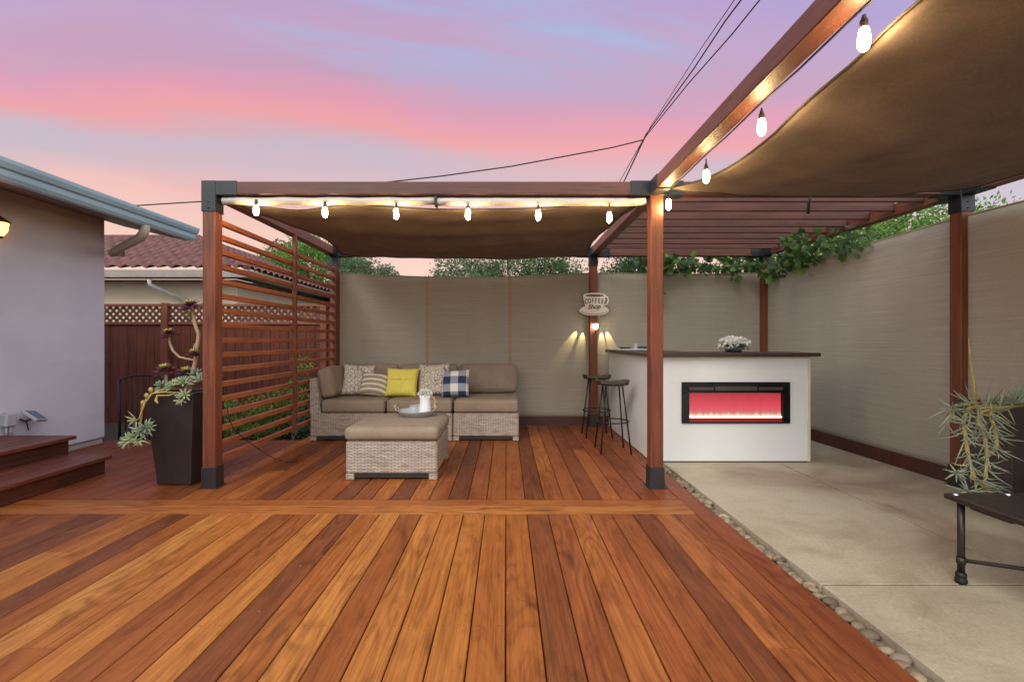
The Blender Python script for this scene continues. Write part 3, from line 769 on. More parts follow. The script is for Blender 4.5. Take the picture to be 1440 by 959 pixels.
def bracket(x, y, dx, dy, drop=.235, reach=.235):
    """sleeves of black steel round a corner; dx, dy list the beam directions"""
    e = HW + .006; b = MB()
    b.box(x - e, x + e, y - e, y + e, ZT - drop, ZT + .007, .003)
    for s in dx:
        b.box(*sorted((x + s * (e - .001), x + s * (HW + reach * .72))), y - e + .001, y + e - .001, ZB - .006, ZT + .006, .003)
    for s in dy:
        b.box(x - e + .001, x + e - .001, *sorted((y + s * (e - .001), y + s * (HW + reach * .72))), ZB - .006, ZT + .006, .003)
    for zz in (ZT - drop + .03, ZT - drop + .075):
        b.lathe([(.007, 0), (.007, .004), (.001, .005)], (x, y - e, zz), 8, M=Matrix.Rotation(R(90), 3, 'X'))
    b.build('bracket', M['blacksteel'], pg)
bracket(PX0, PY0, (1,), (1,)); bracket(PX1, PY0, (-1, 1), (1, -1), drop=.11, reach=.22); bracket(PX0, PY1, (1,), (-1,)); bracket(PX1, PY1, (-1, 1), (-1,)); bracket(PX3, PY1, (-1,), (-1,)); bracket(PX2, PY0, (-1,), (1, -1))
# slatted left side
for k in range(17):
    z = 2.115 - k * .1195
    b = MB(); b.box(PX0 - .021, PX0 + .021, PY0 + HW + .002, PY1 - HW - .002, z - .0205, z + .0205, .003); b.build('slat', M['slat'], pg)
b = MB(); b.box(PX0 + .0215, PX0 + .060, 5.08, 5.12, .16, ZB - .003, .003); b.build('slat_upright', M['post'], pg)
b = MB(); b.box(PX0 + .0215, PX0 + .052, PY1 - HW - .05, PY1 - HW - .005, .16, 2.15, .003); b.build('slat_upright', M['post'], pg)
# louvre boards over the bar
yy = 4.02; 
while yy < 6.32:
    b = MB(); b.box(PX1 + HW + .003, lx(yy) - HW - .004, yy - .018, yy + .018, 2.335, 2.462, .004); b.build('roof_slat', M['lath'], pg); yy += .288

# rolled shade tube under the front beam
tb = thing('rolled_shade', 'long cream rolled shade tube hanging beneath the front pergola beam', 'shade', (-.57, 3.72, 2.22))
for (x0, x1, dz) in ((-2.24, -.565, 0), (-.545, 1.10, -.006)):
    b = MB(); n = 14; pts = [(x0 + (x1 - x0) * k / n, 3.735, 2.258 + dz + .004 * math.sin(k * 1.9)) for k in range(n + 1)]
    b.tube(pts, .031, 12); b.build('roll', M['tube'], tb)
b = MB(); b.box(-.565, -.545, 3.70, 3.772, 2.215, 2.30, .003); b.build('strap', M['cable'], tb)

# ---- shade sails
def sail(name, label, c, sag, edges, n=44, wr=.026, bumpf=None):
    """c: corners 00,10,11,01; edges: inward pull of the four edges (u=0, u=1, v=0, v=1)"""
    c = [Vector(p) for p in c]; vs = []; fs = []
    for j in range(n + 1):
        for i_ in range(n + 1):
            u0 = i_ / n; v0 = j / n
            u = u0; v = v0
            e0 = edges[0](v0) if callable(edges[0]) else edges[0] * math.sin(math.pi * v0)
            bu = e0 * (1 - u0) - edges[1] * u0 * math.sin(math.pi * v0)
            bv = (edges[2] * (1 - v0) - edges[3] * v0) * math.sin(math.pi * u0)
            u = u0 + bu; v = v0 + bv
            p = c[0] * (1 - u) * (1 - v) + c[1] * u * (1 - v) + c[2] * u * v + c[3] * (1 - u) * v
            s = sag * (math.sin(math.pi * u0) * .45 + math.sin(math.pi * v0) * .3 + math.sin(math.pi * u0) * math.sin(math.pi * v0) * .6)
            w = wr * mnoise.noise(Vector((u * 3.0 + v * 2, v * 9, 1.3))) + wr * .6 * mnoise.noise(Vector((u * 9, v * 5, 7.7)))
            w += wr * .35 * math.sin((u * 5 + v * 16) + 2 * mnoise.noise(Vector((u * 2, v * 2, 4)))) * (1 - v0) * v0 * 2
            p.z += -s + w
            if bumpf: p += bumpf(u0, v0)
            vs.append(p)
    for j in range(n):
        for i_ in range(n): fs.append((j * (n + 1) + i_, j * (n + 1) + i_ + 1, (j + 1) * (n + 1) + i_ + 1, (j + 1) * (n + 1) + i_))
    t = thing(name, label, 'shade sail', tuple((c[0] + c[2]) / 2))
    mb = MB(); mb.add(vs, fs, True); o = mb.build('cloth', M['sail'], t)
    so = o.modifiers.new('thickness', 'SOLIDIFY'); so.thickness = .003
    hem = MB()
    rowv = lambda k: [vs[k * (n + 1) + i_] for i_ in range(n + 1)]
    colv = lambda k: [vs[j * (n + 1) + k] for j in range(n + 1)]
    for e in (rowv(0), rowv(n), colv(0), colv(n)): hem.tube(e, .006, 6)
    hem.build('hem', simple('dark_hem_webbing', (.06, .045, .035), .8), t)
    return t, vs, n
def fb(u, v):
    k = math.exp(-((u - .14) / .09) ** 2) * (1 - v) ** 4
    return Vector((0, .06 * k, -.035 * k))
s1, _, _ = sail('shade_sail', 'brown shade sail stretched flat over the sofa under the left pergola', [(-2.25, 3.80, 2.285), (1.10, 3.80, 2.275), (1.08, 6.33, 2.30), (-2.22, 6.33, 2.30)], .10, (.075, .035, .015, .01), bumpf=fb)
def catenary(v0):
    d = (1 - v0) * 3.05; K = [(0, 0), (.17, .038), (.38, .066), (.70, .080), (1.1, .074), (1.55, .054), (2.0, .030), (2.55, .010), (3.05, 0)]
    for (a, p), (b_, q) in zip(K, K[1:]):
        if d <= b_ + 1e-6:
            t = (d - a) / (b_ - a); t = t * .6 + .4 * t * t * (3 - 2 * t); return p + (q - p) * t
    return 0
s2, _, _ = sail('shade_sail', 'large brown shade sail drooping over the concrete slab at right', [(1.26, .55, 2.28), (3.55, .55, 2.30), (3.50, 3.60, 2.315), (1.25, 3.60, 2.30)], .15, (catenary, .05, .02, .015))
def strap(label, pts, w=.018):
    b = MB(); pts = [Vector(p) for p in pts]; b.tube(pts, w * .5, 6); tag(b.build('hanging_strap', M['cable'], None), label, 'strap')
q = at(1141, 264, 3.6); strap('black strap dangling below the edge of the large drooping sail', [q, q + Vector((-.003, 0, -.06)), q + Vector((-.022, 0, -.12)), q + Vector((-.024, 0, -.20))], .022)
q = at(714, 362, 6.3); strap('thin black strap hanging from the back beam above the sofa', [q + Vector((0, 0, .03)), q + Vector((.0, 0, -.08)), q + Vector((.004, 0, -.22))], .018)

# ---- string lights
def string_lights(label, cable_pts, drops, loc):
    t = thing('string_lights', label, 'string lights', loc)
    b = MB(); b.tube(cable_pts, .005, 6)
    for (x, y, z, zt) in drops: b.tube([(x, y, zt), (x, y, z + .085)], .004, 6)
    b.build('cable', M['cable'], t)
    for (x, y, z, zt) in drops:
        b = MB(); b.lathe([(.001, .092), (.006, .091), (.009, .078), (.013, .070), (.013, .045), (.001, .044)], (x, y, z), 14); so = b.build('socket', M['socket'], t)
        b = MB(); b.lathe([(.012, .046), (.016, .034), (.019, .012), (.019, -.014), (.015, -.027), (.008, -.034), (.001, -.036)], (x, y, z), 16); b.build('bulb', M['bulb'], so)
    return t
drops = []
for (px, py) in ((360, 297), (457, 300), (557, 302), (658, 303), (757, 304), (857, 307)):
    p = at(px, py, 3.70); drops.append((p.x, p.y, p.z, 2.225))
cab = []
for i_ in range(len(drops)):
    a = drops[i_]; cab.append((a[0], 3.775, 2.262))
    if i_ + 1 < len(drops):
        c_ = drops[i_ + 1]; cab.append(((a[0] + c_[0]) / 2, 3.775, 2.250))
cab = [(-2.27, 3.775, 2.27)] + cab + [(1.10, 3.775, 2.27)]
string_lights('string of six glowing bulbs along the front beam above the sofa', cab, drops, (-.57, 3.70, 2.2))
drops = []
for (px, py, X) in ((940, 289, 1.25), (993, 250, 1.255), (1071, 181, 1.255), (1215, 58, 1.255)):
    Y = X * F / (px - CX); p = at(px, py, Y); drops.append((p.x, p.y, p.z, 2.295))
cab = [(1.245, PY0 - .06, 2.285)]
for i_, a in enumerate(drops):
    cab.append((a[0] - .02, a[1], 2.303))
    ny = drops[i_ + 1][1] if i_ + 1 < len(drops) else a[1] - .8
    cab.append((1.235, (a[1] + ny) / 2, 2.297))
cab.append((1.245, .6, 2.30))
string_lights('string of glowing bulbs along the long beam running toward the viewer', cab, drops + [(1.255, .95, 2.2, 2.295)], (1.25, 2.6, 2.2))

# ================================================================== PRIVACY SCREENS
def screen(name, label, x0, y0, x1, y1, zt, spans, post_showthroughs=(), kick=True):
    t = thing(name, label, 'privacy screen', ((x0 + x1) / 2, (y0 + y1) / 2, 0))
    d = Vector((x1 - x0, y1 - y0, 0)); L = d.length; d.normalize(); nrm = Vector((d.y, -d.x, 0))
    nu, nv = 120, 24; vs = []; fs = []
    for j in range(nv + 1):
        for i_ in range(nu + 1):
            s = L * i_ / nu
            sag = 0
            for (a, b_, dp) in spans:
                if a <= s <= b_: sag = dp * math.sin(math.pi * (s - a) / (b_ - a))
            z = .105 + (zt - sag - .105) * j / nv
            off = .006 * mnoise.noise(Vector((s * .9, z * .7, x0))) + .002 * mnoise.noise(Vector((s * 5, z * .8, x0 + 3)))
            vs.append(Vector((x0, y0, 0)) + d * s + nrm * off + Vector((0, 0, z)))
    for j in range(nv):
        for i_ in range(nu): fs.append((j * (nu + 1) + i_, j * (nu + 1) + i_ + 1, (j + 1) * (nu + 1) + i_ + 1, (j + 1) * (nu + 1) + i_))
    mb = MB(); mb.add(vs, fs, True); o = mb.build('cloth', M['screen'], t); so = o.modifiers.new('thickness', 'SOLIDIFY'); so.thickness = .003
    hm = MB(); top = vs[-(nu + 1):]
    hm.tube([p + Vector((0, 0, .002)) for p in top], .008, 6); hm.build('hem', M['post_showthrough'], t)
    for s in post_showthroughs:  # strips added on the cloth for fence posts showing through from behind
        k = round(s / L * nu); col_ = [vs[j * (nu + 1) + k] + nrm * .004 for j in range(nv + 1)]
        w = d * .022
        mb = MB(); mb.add([p - w for p in col_] + [p + w for p in col_], [(j, j + 1, nv + 2 + j, nv + 1 + j) for j in range(nv)], True); so_ = mb.build('post_showthrough', M['post_showthrough'], t)
    if kick:
        mb = MB(); a = Vector((x0, y0, 0)); e = Vector((x1, y1, 0)); p0 = a + nrm * .014; p1 = e + nrm * .014
        mb.prism([p0, p1, p1 + Vector((0, 0, .125)), p0 + Vector((0, 0, .125))], -nrm * .03); mb.build('kick_board', M['kick'], t)
    return t
screen('privacy_screen', 'beige privacy cloth across the back behind the sofa and bar', -2.37, 6.475, 3.56, 6.475, 2.085, [(0.04, 3.56, .06), (3.56, 5.9, .015)], post_showthroughs=(1.27, 2.42))
screen('privacy_screen', 'beige privacy cloth along the right side of the concrete slab', 3.527, 6.47, 3.728, 0.2, 2.135, [(0, 2.73, .02), (2.73, 6.2, .01)])

# ================================================================== SOFA AND OTTOMAN
SZ = .475
def feet(t, x0, x1, y0, y1):
    for (a, c) in ((x0, y0), (x1 - .07, y0), (x0, y1 - .07), (x1 - .07, y1 - .07)):
        b = MB(); b.box(a, a + .07, c, c + .07, 0.001, .052, .006); b.build('foot', M['wicker'], t)
def module(label, x0, x1, y0, y1, left=False):
    t = thing('sofa_section', label, 'sofa', ((x0 + x1) / 2, (y0 + y1) / 2, 0), 'sections of the wicker sofa')
    b = MB(); b.box(x0, x1, y0, y1, .052, .318, .012)
    b.prism([(x0 + .004, y1 - .10, .316), (x0 + .004, y1, .316), (x0 + .004, y1, .73), (x0 + .004, y1 - .045, .73)], (x1 - x0 - .008, 0, 0))
    if left: b.prism([(x0, y0, .316), (x0 + .125, y0, .316), (x0 + .075, y0, .70), (x0 + .07, y0, .715), (x0, y0, .715)], (0, y1 - y0 - .102, 0))
    b.build('wicker_frame', M['wicker'], t); feet(t, x0, x1, y0, y1)
    b = MB(); b.box(x0 + .07, x1 - .07, y0 + .02, y0 + .03, .012, .05, .002); b.build('gap_shade_strip', M['bootsteel'], t)  # black strip added for the shade in the gap between the feet
    sx0 = x0 + (.128 if left else .006)
    b = MB(); b.cushion(sx0, x1 - .006, y0 - .012, y1 - .14, .322, SZ, .035, .012, 14); b.build('seat_cushion', M['seat'], t)
    Mt = Matrix.Translation(((x0 + x1) / 2, y1 - .105, SZ)) @ Matrix.Rotation(R(-12), 4, 'X')
    w = (x1 - x0) / 2 - .012
    b = MB(); b.cushion(-w + (.1 if left else 0), w, -.15, .0, .0, .365, .05, .03, 14, M=Mt, axis=1); b.build('back_cushion', M['seat'], t)
    if left:
        Mt = Matrix.Translation((x0 + .105, (y0 + y1) / 2 - .05, SZ + .005)) @ Matrix.Rotation(R(-9), 4, 'Y') 
        b = MB(); b.cushion(-.005, .165, -.33, .27, .0, .345, .05, .03, 14, M=Mt, axis=0); b.build('side_cushion', M['seat'], t)
    return t
module('corner sofa section with tall wicker arm at the left end', -2.27, -1.40, 5.45, 6.31, True)
module('armless middle sofa section between the corner section and right section', -1.392, -.625, 5.45, 6.31)
module('armless sofa section at the right end of the wicker sofa', -.615, .145, 5.45, 6.31)

ot = thing('ottoman', 'square wicker ottoman with taupe cushion top holding a tray', 'ottoman', (-.955, 4.295, 0))
b = MB(); b.box(-1.335, -.575, 3.915, 4.675, .052, .318, .012); b.build('wicker_frame', M['wicker'], ot); feet(ot, -1.335, -.575, 3.915, 4.675)
for ya in (3.935, 4.64):
    b = MB(); b.box(-1.265, -.645, ya, ya + .01, .012, .05, .002); b.build('gap_shade_strip', M['bootsteel'], ot)  # same added black strip, shading the gap below the ottoman base
b = MB(); b.cushion(-1.348, -.565, 3.90, 4.69, .322, .437, .042, .010, 18); b.build('cushion', M['seat'], ot)
OTZ = .446

# pillows
def pillow(label, mat, X, Y, w, h, th, rot, z=SZ + .012):
    n = 20; vs = []; fs = []
    for side in (-1, 1):
        for j in range(n + 1):
            for i_ in range(n + 1):
                x = -1 + 2 * i_ / n; zz = -1 + 2 * j / n
                pin = .075
                xx = x * (1 - pin * (1 - zz * zz)) * w / 2; zq = zz * (1 - pin * (1 - x * x)) * h / 2
                t = (max(0, 1 - x ** 4) * max(0, 1 - zz ** 4)) ** .5
                wr = 1 + .12 * mnoise.noise(Vector((x * 2.2 + X * 9, zz * 2.2, side)))
                vs.append((xx, side * th / 2 * t * wr, zq))
    N = (n + 1) ** 2
    for s in range(2):
        for j in range(n):
            for i_ in range(n):
                q = [s * N + j * (n + 1) + i_, s * N + j * (n + 1) + i_ + 1, s * N + (j + 1) * (n + 1) + i_ + 1, s * N + (j + 1) * (n + 1) + i_]
                fs.append(q if s == 0 else q[::-1])
    mb = MB(); mb.add(vs, fs, True)
    bm_o = mb.build('throw_pillow', mat, None, origin=(0, 0, 0))
    bm = bmesh.new(); bm.from_mesh(bm_o.data); bmesh.ops.remove_doubles(bm, verts=bm.verts, dist=1e-5); bmesh.ops.recalc_face_normals(bm, faces=bm.faces); bm.to_mesh(bm_o.data); bm.free()
    for p in bm_o.data.polygons: p.use_smooth = True
    bm_o.rotation_euler = rot; bm_o.location = (X, Y, z + h / 2 * math.cos(rot[0]) * (1 + abs(math.sin(rot[1])) * .7) - .01)
    return tag(bm_o, label, 'pillow', 'throw pillows on the sofa')
pillow('cream pillow with thin irregular line pattern at the left end of the row', M['geo1'], -1.83, 5.83, .39, .40, .14, (R(-20), R(3), R(8)))
pillow('tilted pillow with curved tan and dark stripes', M['stripe'], -1.60, 5.74, .36, .30, .13, (R(-24), R(7), R(4)))
yp = pillow('bright yellow pillow in the middle of the sofa', M['yellow'], -1.27, 5.74, .395, .365, .15, (R(-20), R(1), R(0)))
pillow('cream pillow with dense line pattern between yellow and checked pillows', M['geo2'], -.90, 5.84, .40, .41, .14, (R(-18), R(-2), R(-4)))
pillow('navy and white buffalo checked pillow', M['plaid'], -.615, 5.70, .345, .345, .14, (R(-22), R(-3), R(-6)))
# stitched line of script on the yellow pillow (its words cannot be read in the photograph)
b = MB(); pts = []
for k in range(61):
    u = -.12 + .24 * k / 60; am = .009 * math.exp(-(u / .055) ** 2) + .0012
    pts.append((u + .004 * math.cos(k * 1.9), -.0775 + (u / .2) ** 2 * .02 + .0, .02 + am * math.sin(k * 1.25)))
b.tube(pts, .0016, 5); e = b.build('embroidery', M['thread'], None, origin=(0, 0, 0)); e.parent = yp

# tray with pitcher and glasses
tx, ty = -.86, 4.49
tr = thing('serving_tray', 'round galvanised tray with two handles on the ottoman', 'tray', (tx, ty, OTZ))
b = MB(); b.lathe([(.001, .004), (.155, .004), (.158, .0), (.165, .048), (.169, .050), (.167, .053), (.160, .050), (.152, .010), (.001, .010)], (tx, ty, OTZ), 40); b.build('pan', M['galv'], tr)
for s in (-1, 1):
    b = MB()
    for k in (-1, 1): b.tube([(tx + s * .160, ty + k * .045, OTZ + .04), (tx + s * .185, ty + k * .045, OTZ + .065), (tx + s * .19, ty + k * .045, OTZ + .088)], .004, 6)
    hd = b.build('handle', M['galv'], tr)
    b = MB(); b.tube([(tx + s * .19, ty - .06, OTZ + .092), (tx + s * .19, ty + .06, OTZ + .092)], .011, 8); b.build('grip', M['blond'], hd)
pxx, pyy, pz = -.775, 4.50, OTZ + .0105
pt = thing('pitcher', 'white enamel pitcher standing on the round metal tray', 'pitcher', (pxx, pyy, pz))
b = MB(); b.lathe([(.001, 0), (.058, 0), (.060, .01), (.056, .06), (.050, .12), (.050, .15), (.057, .185), (.053, .186), (.046, .15), (.046, .02), (.001, .01)], (pxx, pyy, pz), 26)
b.add([(pxx - .05, pyy - .02, pz + .183), (pxx - .085, pyy, pz + .195), (pxx - .05, pyy + .02, pz + .183), (pxx - .049, pyy, pz + .145)], [(0, 1, 3), (1, 2, 3)], True)
b.build('body', M['enamel'], pt)
b = MB(); b.tube([(pxx + .05, pyy, pz + .165), (pxx + .085, pyy, pz + .155), (pxx + .098, pyy, pz + .115), (pxx + .085, pyy, pz + .07), (pxx + .055, pyy, pz + .055)], .008, 8); b.build('handle', M['blond'], pt)
b = MB(); b.lathe([(.0565, 0), (.0585, .003), (.0565, .006)], (pxx, pyy, pz + .182), 26); b.build('rim', M['slate'], pt)
fl_ = thing('flower_bunch', 'small white flower heads showing above the pitcher rim', 'flowers', (pxx, pyy, pz + .17))
b = MB()
for k in range(160):
    u = rv().normalized(); u.z = abs(u.z); p = Vector((pxx, pyy, pz + .185)) + Vector((u.x * .055, u.y * .055, u.z * .04)); t_ = random.random(); leaf(b, p, (u + rv() * .5), rv().normalized(), .022, .017, (t_, t_, t_, 1))
b.build('petals', M['petal'], fl_, recalc=False)
for (gx, gy, lab) in ((-.885, 4.47, 'clear drinking glass nearer the middle of the tray'), (-.845, 4.53, 'clear drinking glass close behind the other and beside the pitcher')):
    b = MB(); b.lathe([(.001, .003), (.026, .0), (.031, .085), (.032, .09), (.030, .09), (.026, .010), (.001, .010)], (gx, gy, OTZ + .0105), 18); tag(b.build('drinking_glass', M['glass'], None), lab, 'glass')

# ================================================================== BAR
bx0, bx1, by0, by1 = 1.375, 2.865, 4.485, 6.32; bt = 1.005
bar = thing('bar_counter', 'white L shaped outdoor bar with dark brown stone counter', 'bar', (2.1, 5.2, 0))
b = MB(); ol = [(bx0, by0), (bx1, by0), (bx1, by0 + .5), (bx0 + .5, by0 + .5), (bx0 + .5, by1), (bx0, by1)]
FX0, FX1, FZ0, FZ1 = 1.664, 2.692, .372, .764
# front panel with a real opening for the fireplace, then the two wings
b.box(bx0, bx1, by0, by0 + .02, FZ1 - .01, bt, .001); b.box(bx0, bx1, by0, by0 + .02, .012, FZ0 + .01, .001)
b.box(bx0, FX0 + .01, by0 + .0002, by0 + .02, FZ0 + .0101, FZ1 - .0101, .0); b.box(FX1 - .01, bx1, by0 + .0002, by0 + .02, FZ0 + .0101, FZ1 - .0101, .0)
b.box(bx0, bx0 + .02, by0 + .021, by1, .012, bt, .001); b.box(bx0 + .48, bx0 + .5, by0 + .52, by1, .012, bt, .001); b.box(bx0 + .021, bx1 - .001, by0 + .48, by0 + .5, .012, bt, .001); b.box(bx0 + .021, bx0 + .479, by1 - .02, by1, .012, bt, .001); b.box(bx1 - .02, bx1 - .001, by0 + .021, by0 + .479, .012, bt, .001)
b.build('panel', M['white'], bar)
b = MB(); b.box(bx1, bx1 + .028, by0 - .004, by0 + .5, .008, bt, .002); b.box(bx0 - .004, bx1, by0 - .008, by0 - .001, bt - .022, bt - .001, .001); b.build('trim', M['cream'], bar)
b = MB(); o_ = .045
ol = [(bx0 - o_, by0 - .07), (bx1 + .085, by0 - .07), (bx1 + .085, by0 + .56), (bx0 + .56, by0 + .56), (bx0 + .56, by1 + .02), (bx0 - o_, by1 + .02)]
b.prism([(x, y, bt + .001) for x, y in ol], (0, 0, .036)); ct = b.build('countertop', M['counter'], bar)
bv = ct.modifiers.new('edge', 'BEVEL'); bv.width = .006; bv.segments = 2
b = MB(); b.box(bx0 + .006, bx1 - .004, by0 + .006, by0 + .49, .0, .011, .0); b.build('kick_shade', M['bootsteel'], bar)  # dark strip added as the kick shadow under the bar panels
CT = bt + .037

fp = thing('electric_fireplace', 'wide black framed electric fireplace glowing red in the bar front', 'fireplace', (2.178, by0, FZ0))
b = MB(); yf = by0 - .018; t_ = .072
b.box(FX0, FX1, yf, by0 - .0005, FZ1 - .105, FZ1, .003); b.box(FX0, FX1, yf, by0 - .0005, FZ0, FZ0 + .014, .003); b.box(FX0, FX0 + t_, yf + .0003, by0 - .0005, FZ0 + .0142, FZ1 - .1052, .002); b.box(FX1 - t_, FX1, yf + .0003, by0 - .0005, FZ0 + .0142, FZ1 - .1052, .002)
b.box(FX0 + .015, FX1 - .015, by0 + .125, by0 + .13, FZ0 + .012, FZ1 - .012, 0); b.box(FX0 + .015, FX0 + .02, by0, by0 + .124, FZ0 + .012, FZ1 - .012, 0); b.box(FX1 - .02, FX1 - .015, by0, by0 + .124, FZ0 + .012, FZ1 - .012, 0)
b.build('frame', M['blackgloss'], fp)
b = MB()
for (x0, x1) in ((FX0 + .07, FX0 + .30), (FX1 - .30, FX1 - .07)): b.box(x0, x1, yf - .003, yf - .0005, FZ1 - .075, FZ1 - .048, .001)
b.box(FX0 + .315, FX1 - .345 + .03, yf - .004, yf - .0005, FZ1 - .078, FZ1 - .040, .001); b.build('vent', M['vent'], fp)
b = MB(); b.add([(FX0 + t_, by0 + .10, FZ0 + .05), (FX1 - t_, by0 + .10, FZ0 + .05), (FX1 - t_, by0 + .10, FZ1 - .10), (FX0 + t_, by0 + .10, FZ1 - .10)], [(0, 1, 2, 3)])
o = b.build('flame_screen', M['flame'], fp)
me = o.data
for v in me.vertices: v.co.z -= (FZ0 + .05) - FZ0; v.co.y += 0
o.location.z = .05; o.location.y = -.085
b = MB(); b.box(FX0 + t_ + .001, FX1 - t_ - .001, by0 - .004, by0 + .006, FZ0 + .052, FZ0 + .066, .002); b.build('ember_strip', M['ember'], fp)
b = MB(); b.box(FX0 + t_ + .001, FX1 - t_ - .001, by0 - .004, by0 + .003, FZ0 + .0145, FZ0 + .050, .001); b.build('ember_bed', M['emberred'], fp)

# flowers on the bar
fx, fyy = 2.275, 4.72
fa = thing('flower_arrangement', 'low white hydrangea arrangement with green leaves on the dark counter', 'flowers', (fx, fyy, CT))
b = MB()
for (cx_, cy_, cz_, r_) in ((-.09, -.01, .07, .055), (-.03, -.03, .085, .06), (.035, -.01, .09, .06), (.085, -.02, .075, .058), (0, .05, .09, .06), (-.06, .05, .075, .055), (.07, .05, .08, .055)):
    for k in range(150):
        u = rv().normalized(); u.z = u.z * .9 + .1
        p = Vector((fx + cx_, fyy + cy_, CT + cz_)) + u * r_ * random.uniform(.85, 1.05); q_ = random.random()
        leaf(b, p, (u * .25 + rv()), u, .030, .026, (q_, q_, q_, 1), .1, -.05)
b.build('bloom', M['petal'], fa, recalc=False)
b = MB()
for k in range(46):
    a = random.uniform(0, 6.28); d = Vector((math.cos(a), math.sin(a) * .8, random.uniform(-.05, .35)))
    q_ = random.uniform(0, .7); leaf(b, Vector((fx, fyy, CT + random.uniform(.022, .05))) + d * .05, d, Vector((0, 0, 1)), random.uniform(.08, .125), .042, (q_, q_, q_, 1), .15, .12)
b.build('leaves', M['leaf_dark'], fa, recalc=False)
b = MB(); b.lathe([(.001, 0), (.07, 0), (.085, .022), (.06, .024), (.001, .02)], (fx, fyy, CT), 16); b.build('base', M['slate'], fa)

sp = thing('serving_platter', 'long pale platter on the far end of the bar counter', 'platter', (1.58, 5.95, CT))
b = MB(); b.box(1.38, 1.80, 5.82, 6.10, CT + .001, CT + .014, .004); b.build('plate', M['enamel'], sp)
for (x, lab) in ((1.50, 'dark shallow dish on the pale platter, at its left side'),):
    b = MB(); b.lathe([(.001, .004), (.05, 0), (.085, .018), (.088, .02), (.08, .018), (.048, .006), (.001, .006)], (x, 5.95, CT + .0145), 22); tag(b.build('dish', M['slate'], None), lab, 'dish')
b = MB(); b.box(1.67, 1.78, 5.86, 6.04, CT + .0145, CT + .045, .012); tag(b.build('folded_napkin', M['navy'], None), 'folded navy napkin on the pale platter, at its right side', 'napkin')
b = MB(); b.lathe([(.001, .003), (.026, 0), (.03, .06), (.03, .066), (.027, .066), (.024, .008), (.001, .008)], (1.63, 5.93, CT + .0145), 16); tag(b.build('tumbler', M['glass'], None), 'short clear tumbler on the pale platter between dish and napkin', 'tumbler')

# bar stools
def make_stool(x, y):
    t = thing('bar_stool', 'backless bar stool with dark wooden saddle seat and thin black legs, nearer the viewer', 'stool', (x, y, 0), 'bar stools beside the white bar')
    n = 16; vs = []; fs = []
    w, d = .175, .13
    for top in (0, 1):
        for j in range(n + 1):
            for i_ in range(n + 1):
                u = -1 + 2 * i_ / n; v = -1 + 2 * j / n
                # squircle footprint
                uu = u * math.sqrt(1 - .28 * v * v); vv = v * math.sqrt(1 - .28 * u * u)
                dish = .022 * (abs(u) ** 2.2) - .012 * (1 - v * v) * (1 - u * u)
                z = .725 + dish if top else .69 + .012 * abs(u) ** 2
                e = max(abs(u), abs(v))
                if not top: uu *= .93; vv *= .93
                vs.append((x + uu * w, y + vv * d, z))
    N = (n + 1) ** 2
    for s in range(2):
        for j in range(n):
            for i_ in range(n):
                q = [s * N + j * (n + 1) + i_, s * N + j * (n + 1) + i_ + 1, s * N + (j + 1) * (n + 1) + i_ + 1, s * N + (j + 1) * (n + 1) + i_]; fs.append(q)
    ring = [i_ for i_ in range(n)] + [j * (n + 1) + n for j in range(n)] + [n * (n + 1) + i_ for i_ in range(n, 0, -1)] + [j * (n + 1) for j in range(n, 0, -1)]
    for k in range(len(ring)): a, c_ = ring[k], ring[(k + 1) % len(ring)]; fs.append((a, c_, N + c_, N + a))
    mb = MB(); mb.add(vs, fs, True); mb.build('seat', M['stoolseat'], t)
    for sx in (-1, 1):
        for sy in (-1, 1):
            b = MB(); b.tube([(x + sx * .085, y + sy * .075, .693), (x + sx * .155, y + sy * .165, 0.0)], .0085, 8); b.build('leg', M['iron'], t)
    b = MB(); pts = [(x + .165 * math.cos(2 * math.pi * k / 32), y + .165 * math.sin(2 * math.pi * k / 32), .315) for k in range(33)]; b.tube(pts, .007, 7, caps=False); b.build('foot_ring', M['iron'], t)
    return t
s_a = make_stool(1.115, 4.95)
s_b = copy_tree(s_a); s_b.location = (1.10, 5.74, 0); s_b['label'] = 'backless bar stool with dark saddle seat standing behind the other, near the sign post'

# coffee cup sign
sy_ = PY1 - HW - .03
sg = thing('coffee_sign', 'cream coffee cup shaped sign hanging on the back post', 'sign', (PX1, sy_, 1.44))
Y = sy_
def P2(px, py, off=0.0): p = at(px, py, Y); p.y += off; return p
def ell(cx_, cy_, rx, ry, a0=0, a1=360, n=28, off=0): return [P2(cx_ + rx * math.cos(R(a0 + (a1 - a0) * k / n)), cy_ + ry * math.sin(R(a0 + (a1 - a0) * k / n)), off) for k in range(n + (0 if a1 - a0 == 360 else 1))]
b = MB(); b.prism(ell(835.5, 436.5, 20.5, 7.3), (0, .016, 0)); b.build('saucer', M['signface'], sg)
cup = ell(836, 415, 15.5, 3.0, 180, 360, 14, -.006) + [P2(851, 421, -.006), P2(849, 429, -.006), P2(845, 436, -.006), P2(838, 439, -.006), P2(830, 438, -.006), P2(824, 434, -.006), P2(822, 427, -.006), P2(820.5, 420, -.006)]
b = MB(); b.prism(cup, (0, .018, 0)); b.build('cup', M['signface'], sg)
b = MB(); b.tube([P2(850, 417), P2(854, 418), P2(855.5, 422), P2(854, 427), P2(848.5, 431)], .012, 8); b.build('cup_handle', M['signface'], sg)
b = MB(); b.prism(ell(836, 415.6, 12.8, 1.9, off=-.0085), (0, .002, 0)); b.build('coffee', M['signcoffee'], sg)
rim = ell(835.5, 436.0, 18.6, 5.9, 10, 170, 24, -.001); b = MB(); b.tube(rim, .0035, 5); b.build('saucer_line', M['signink'], sg)
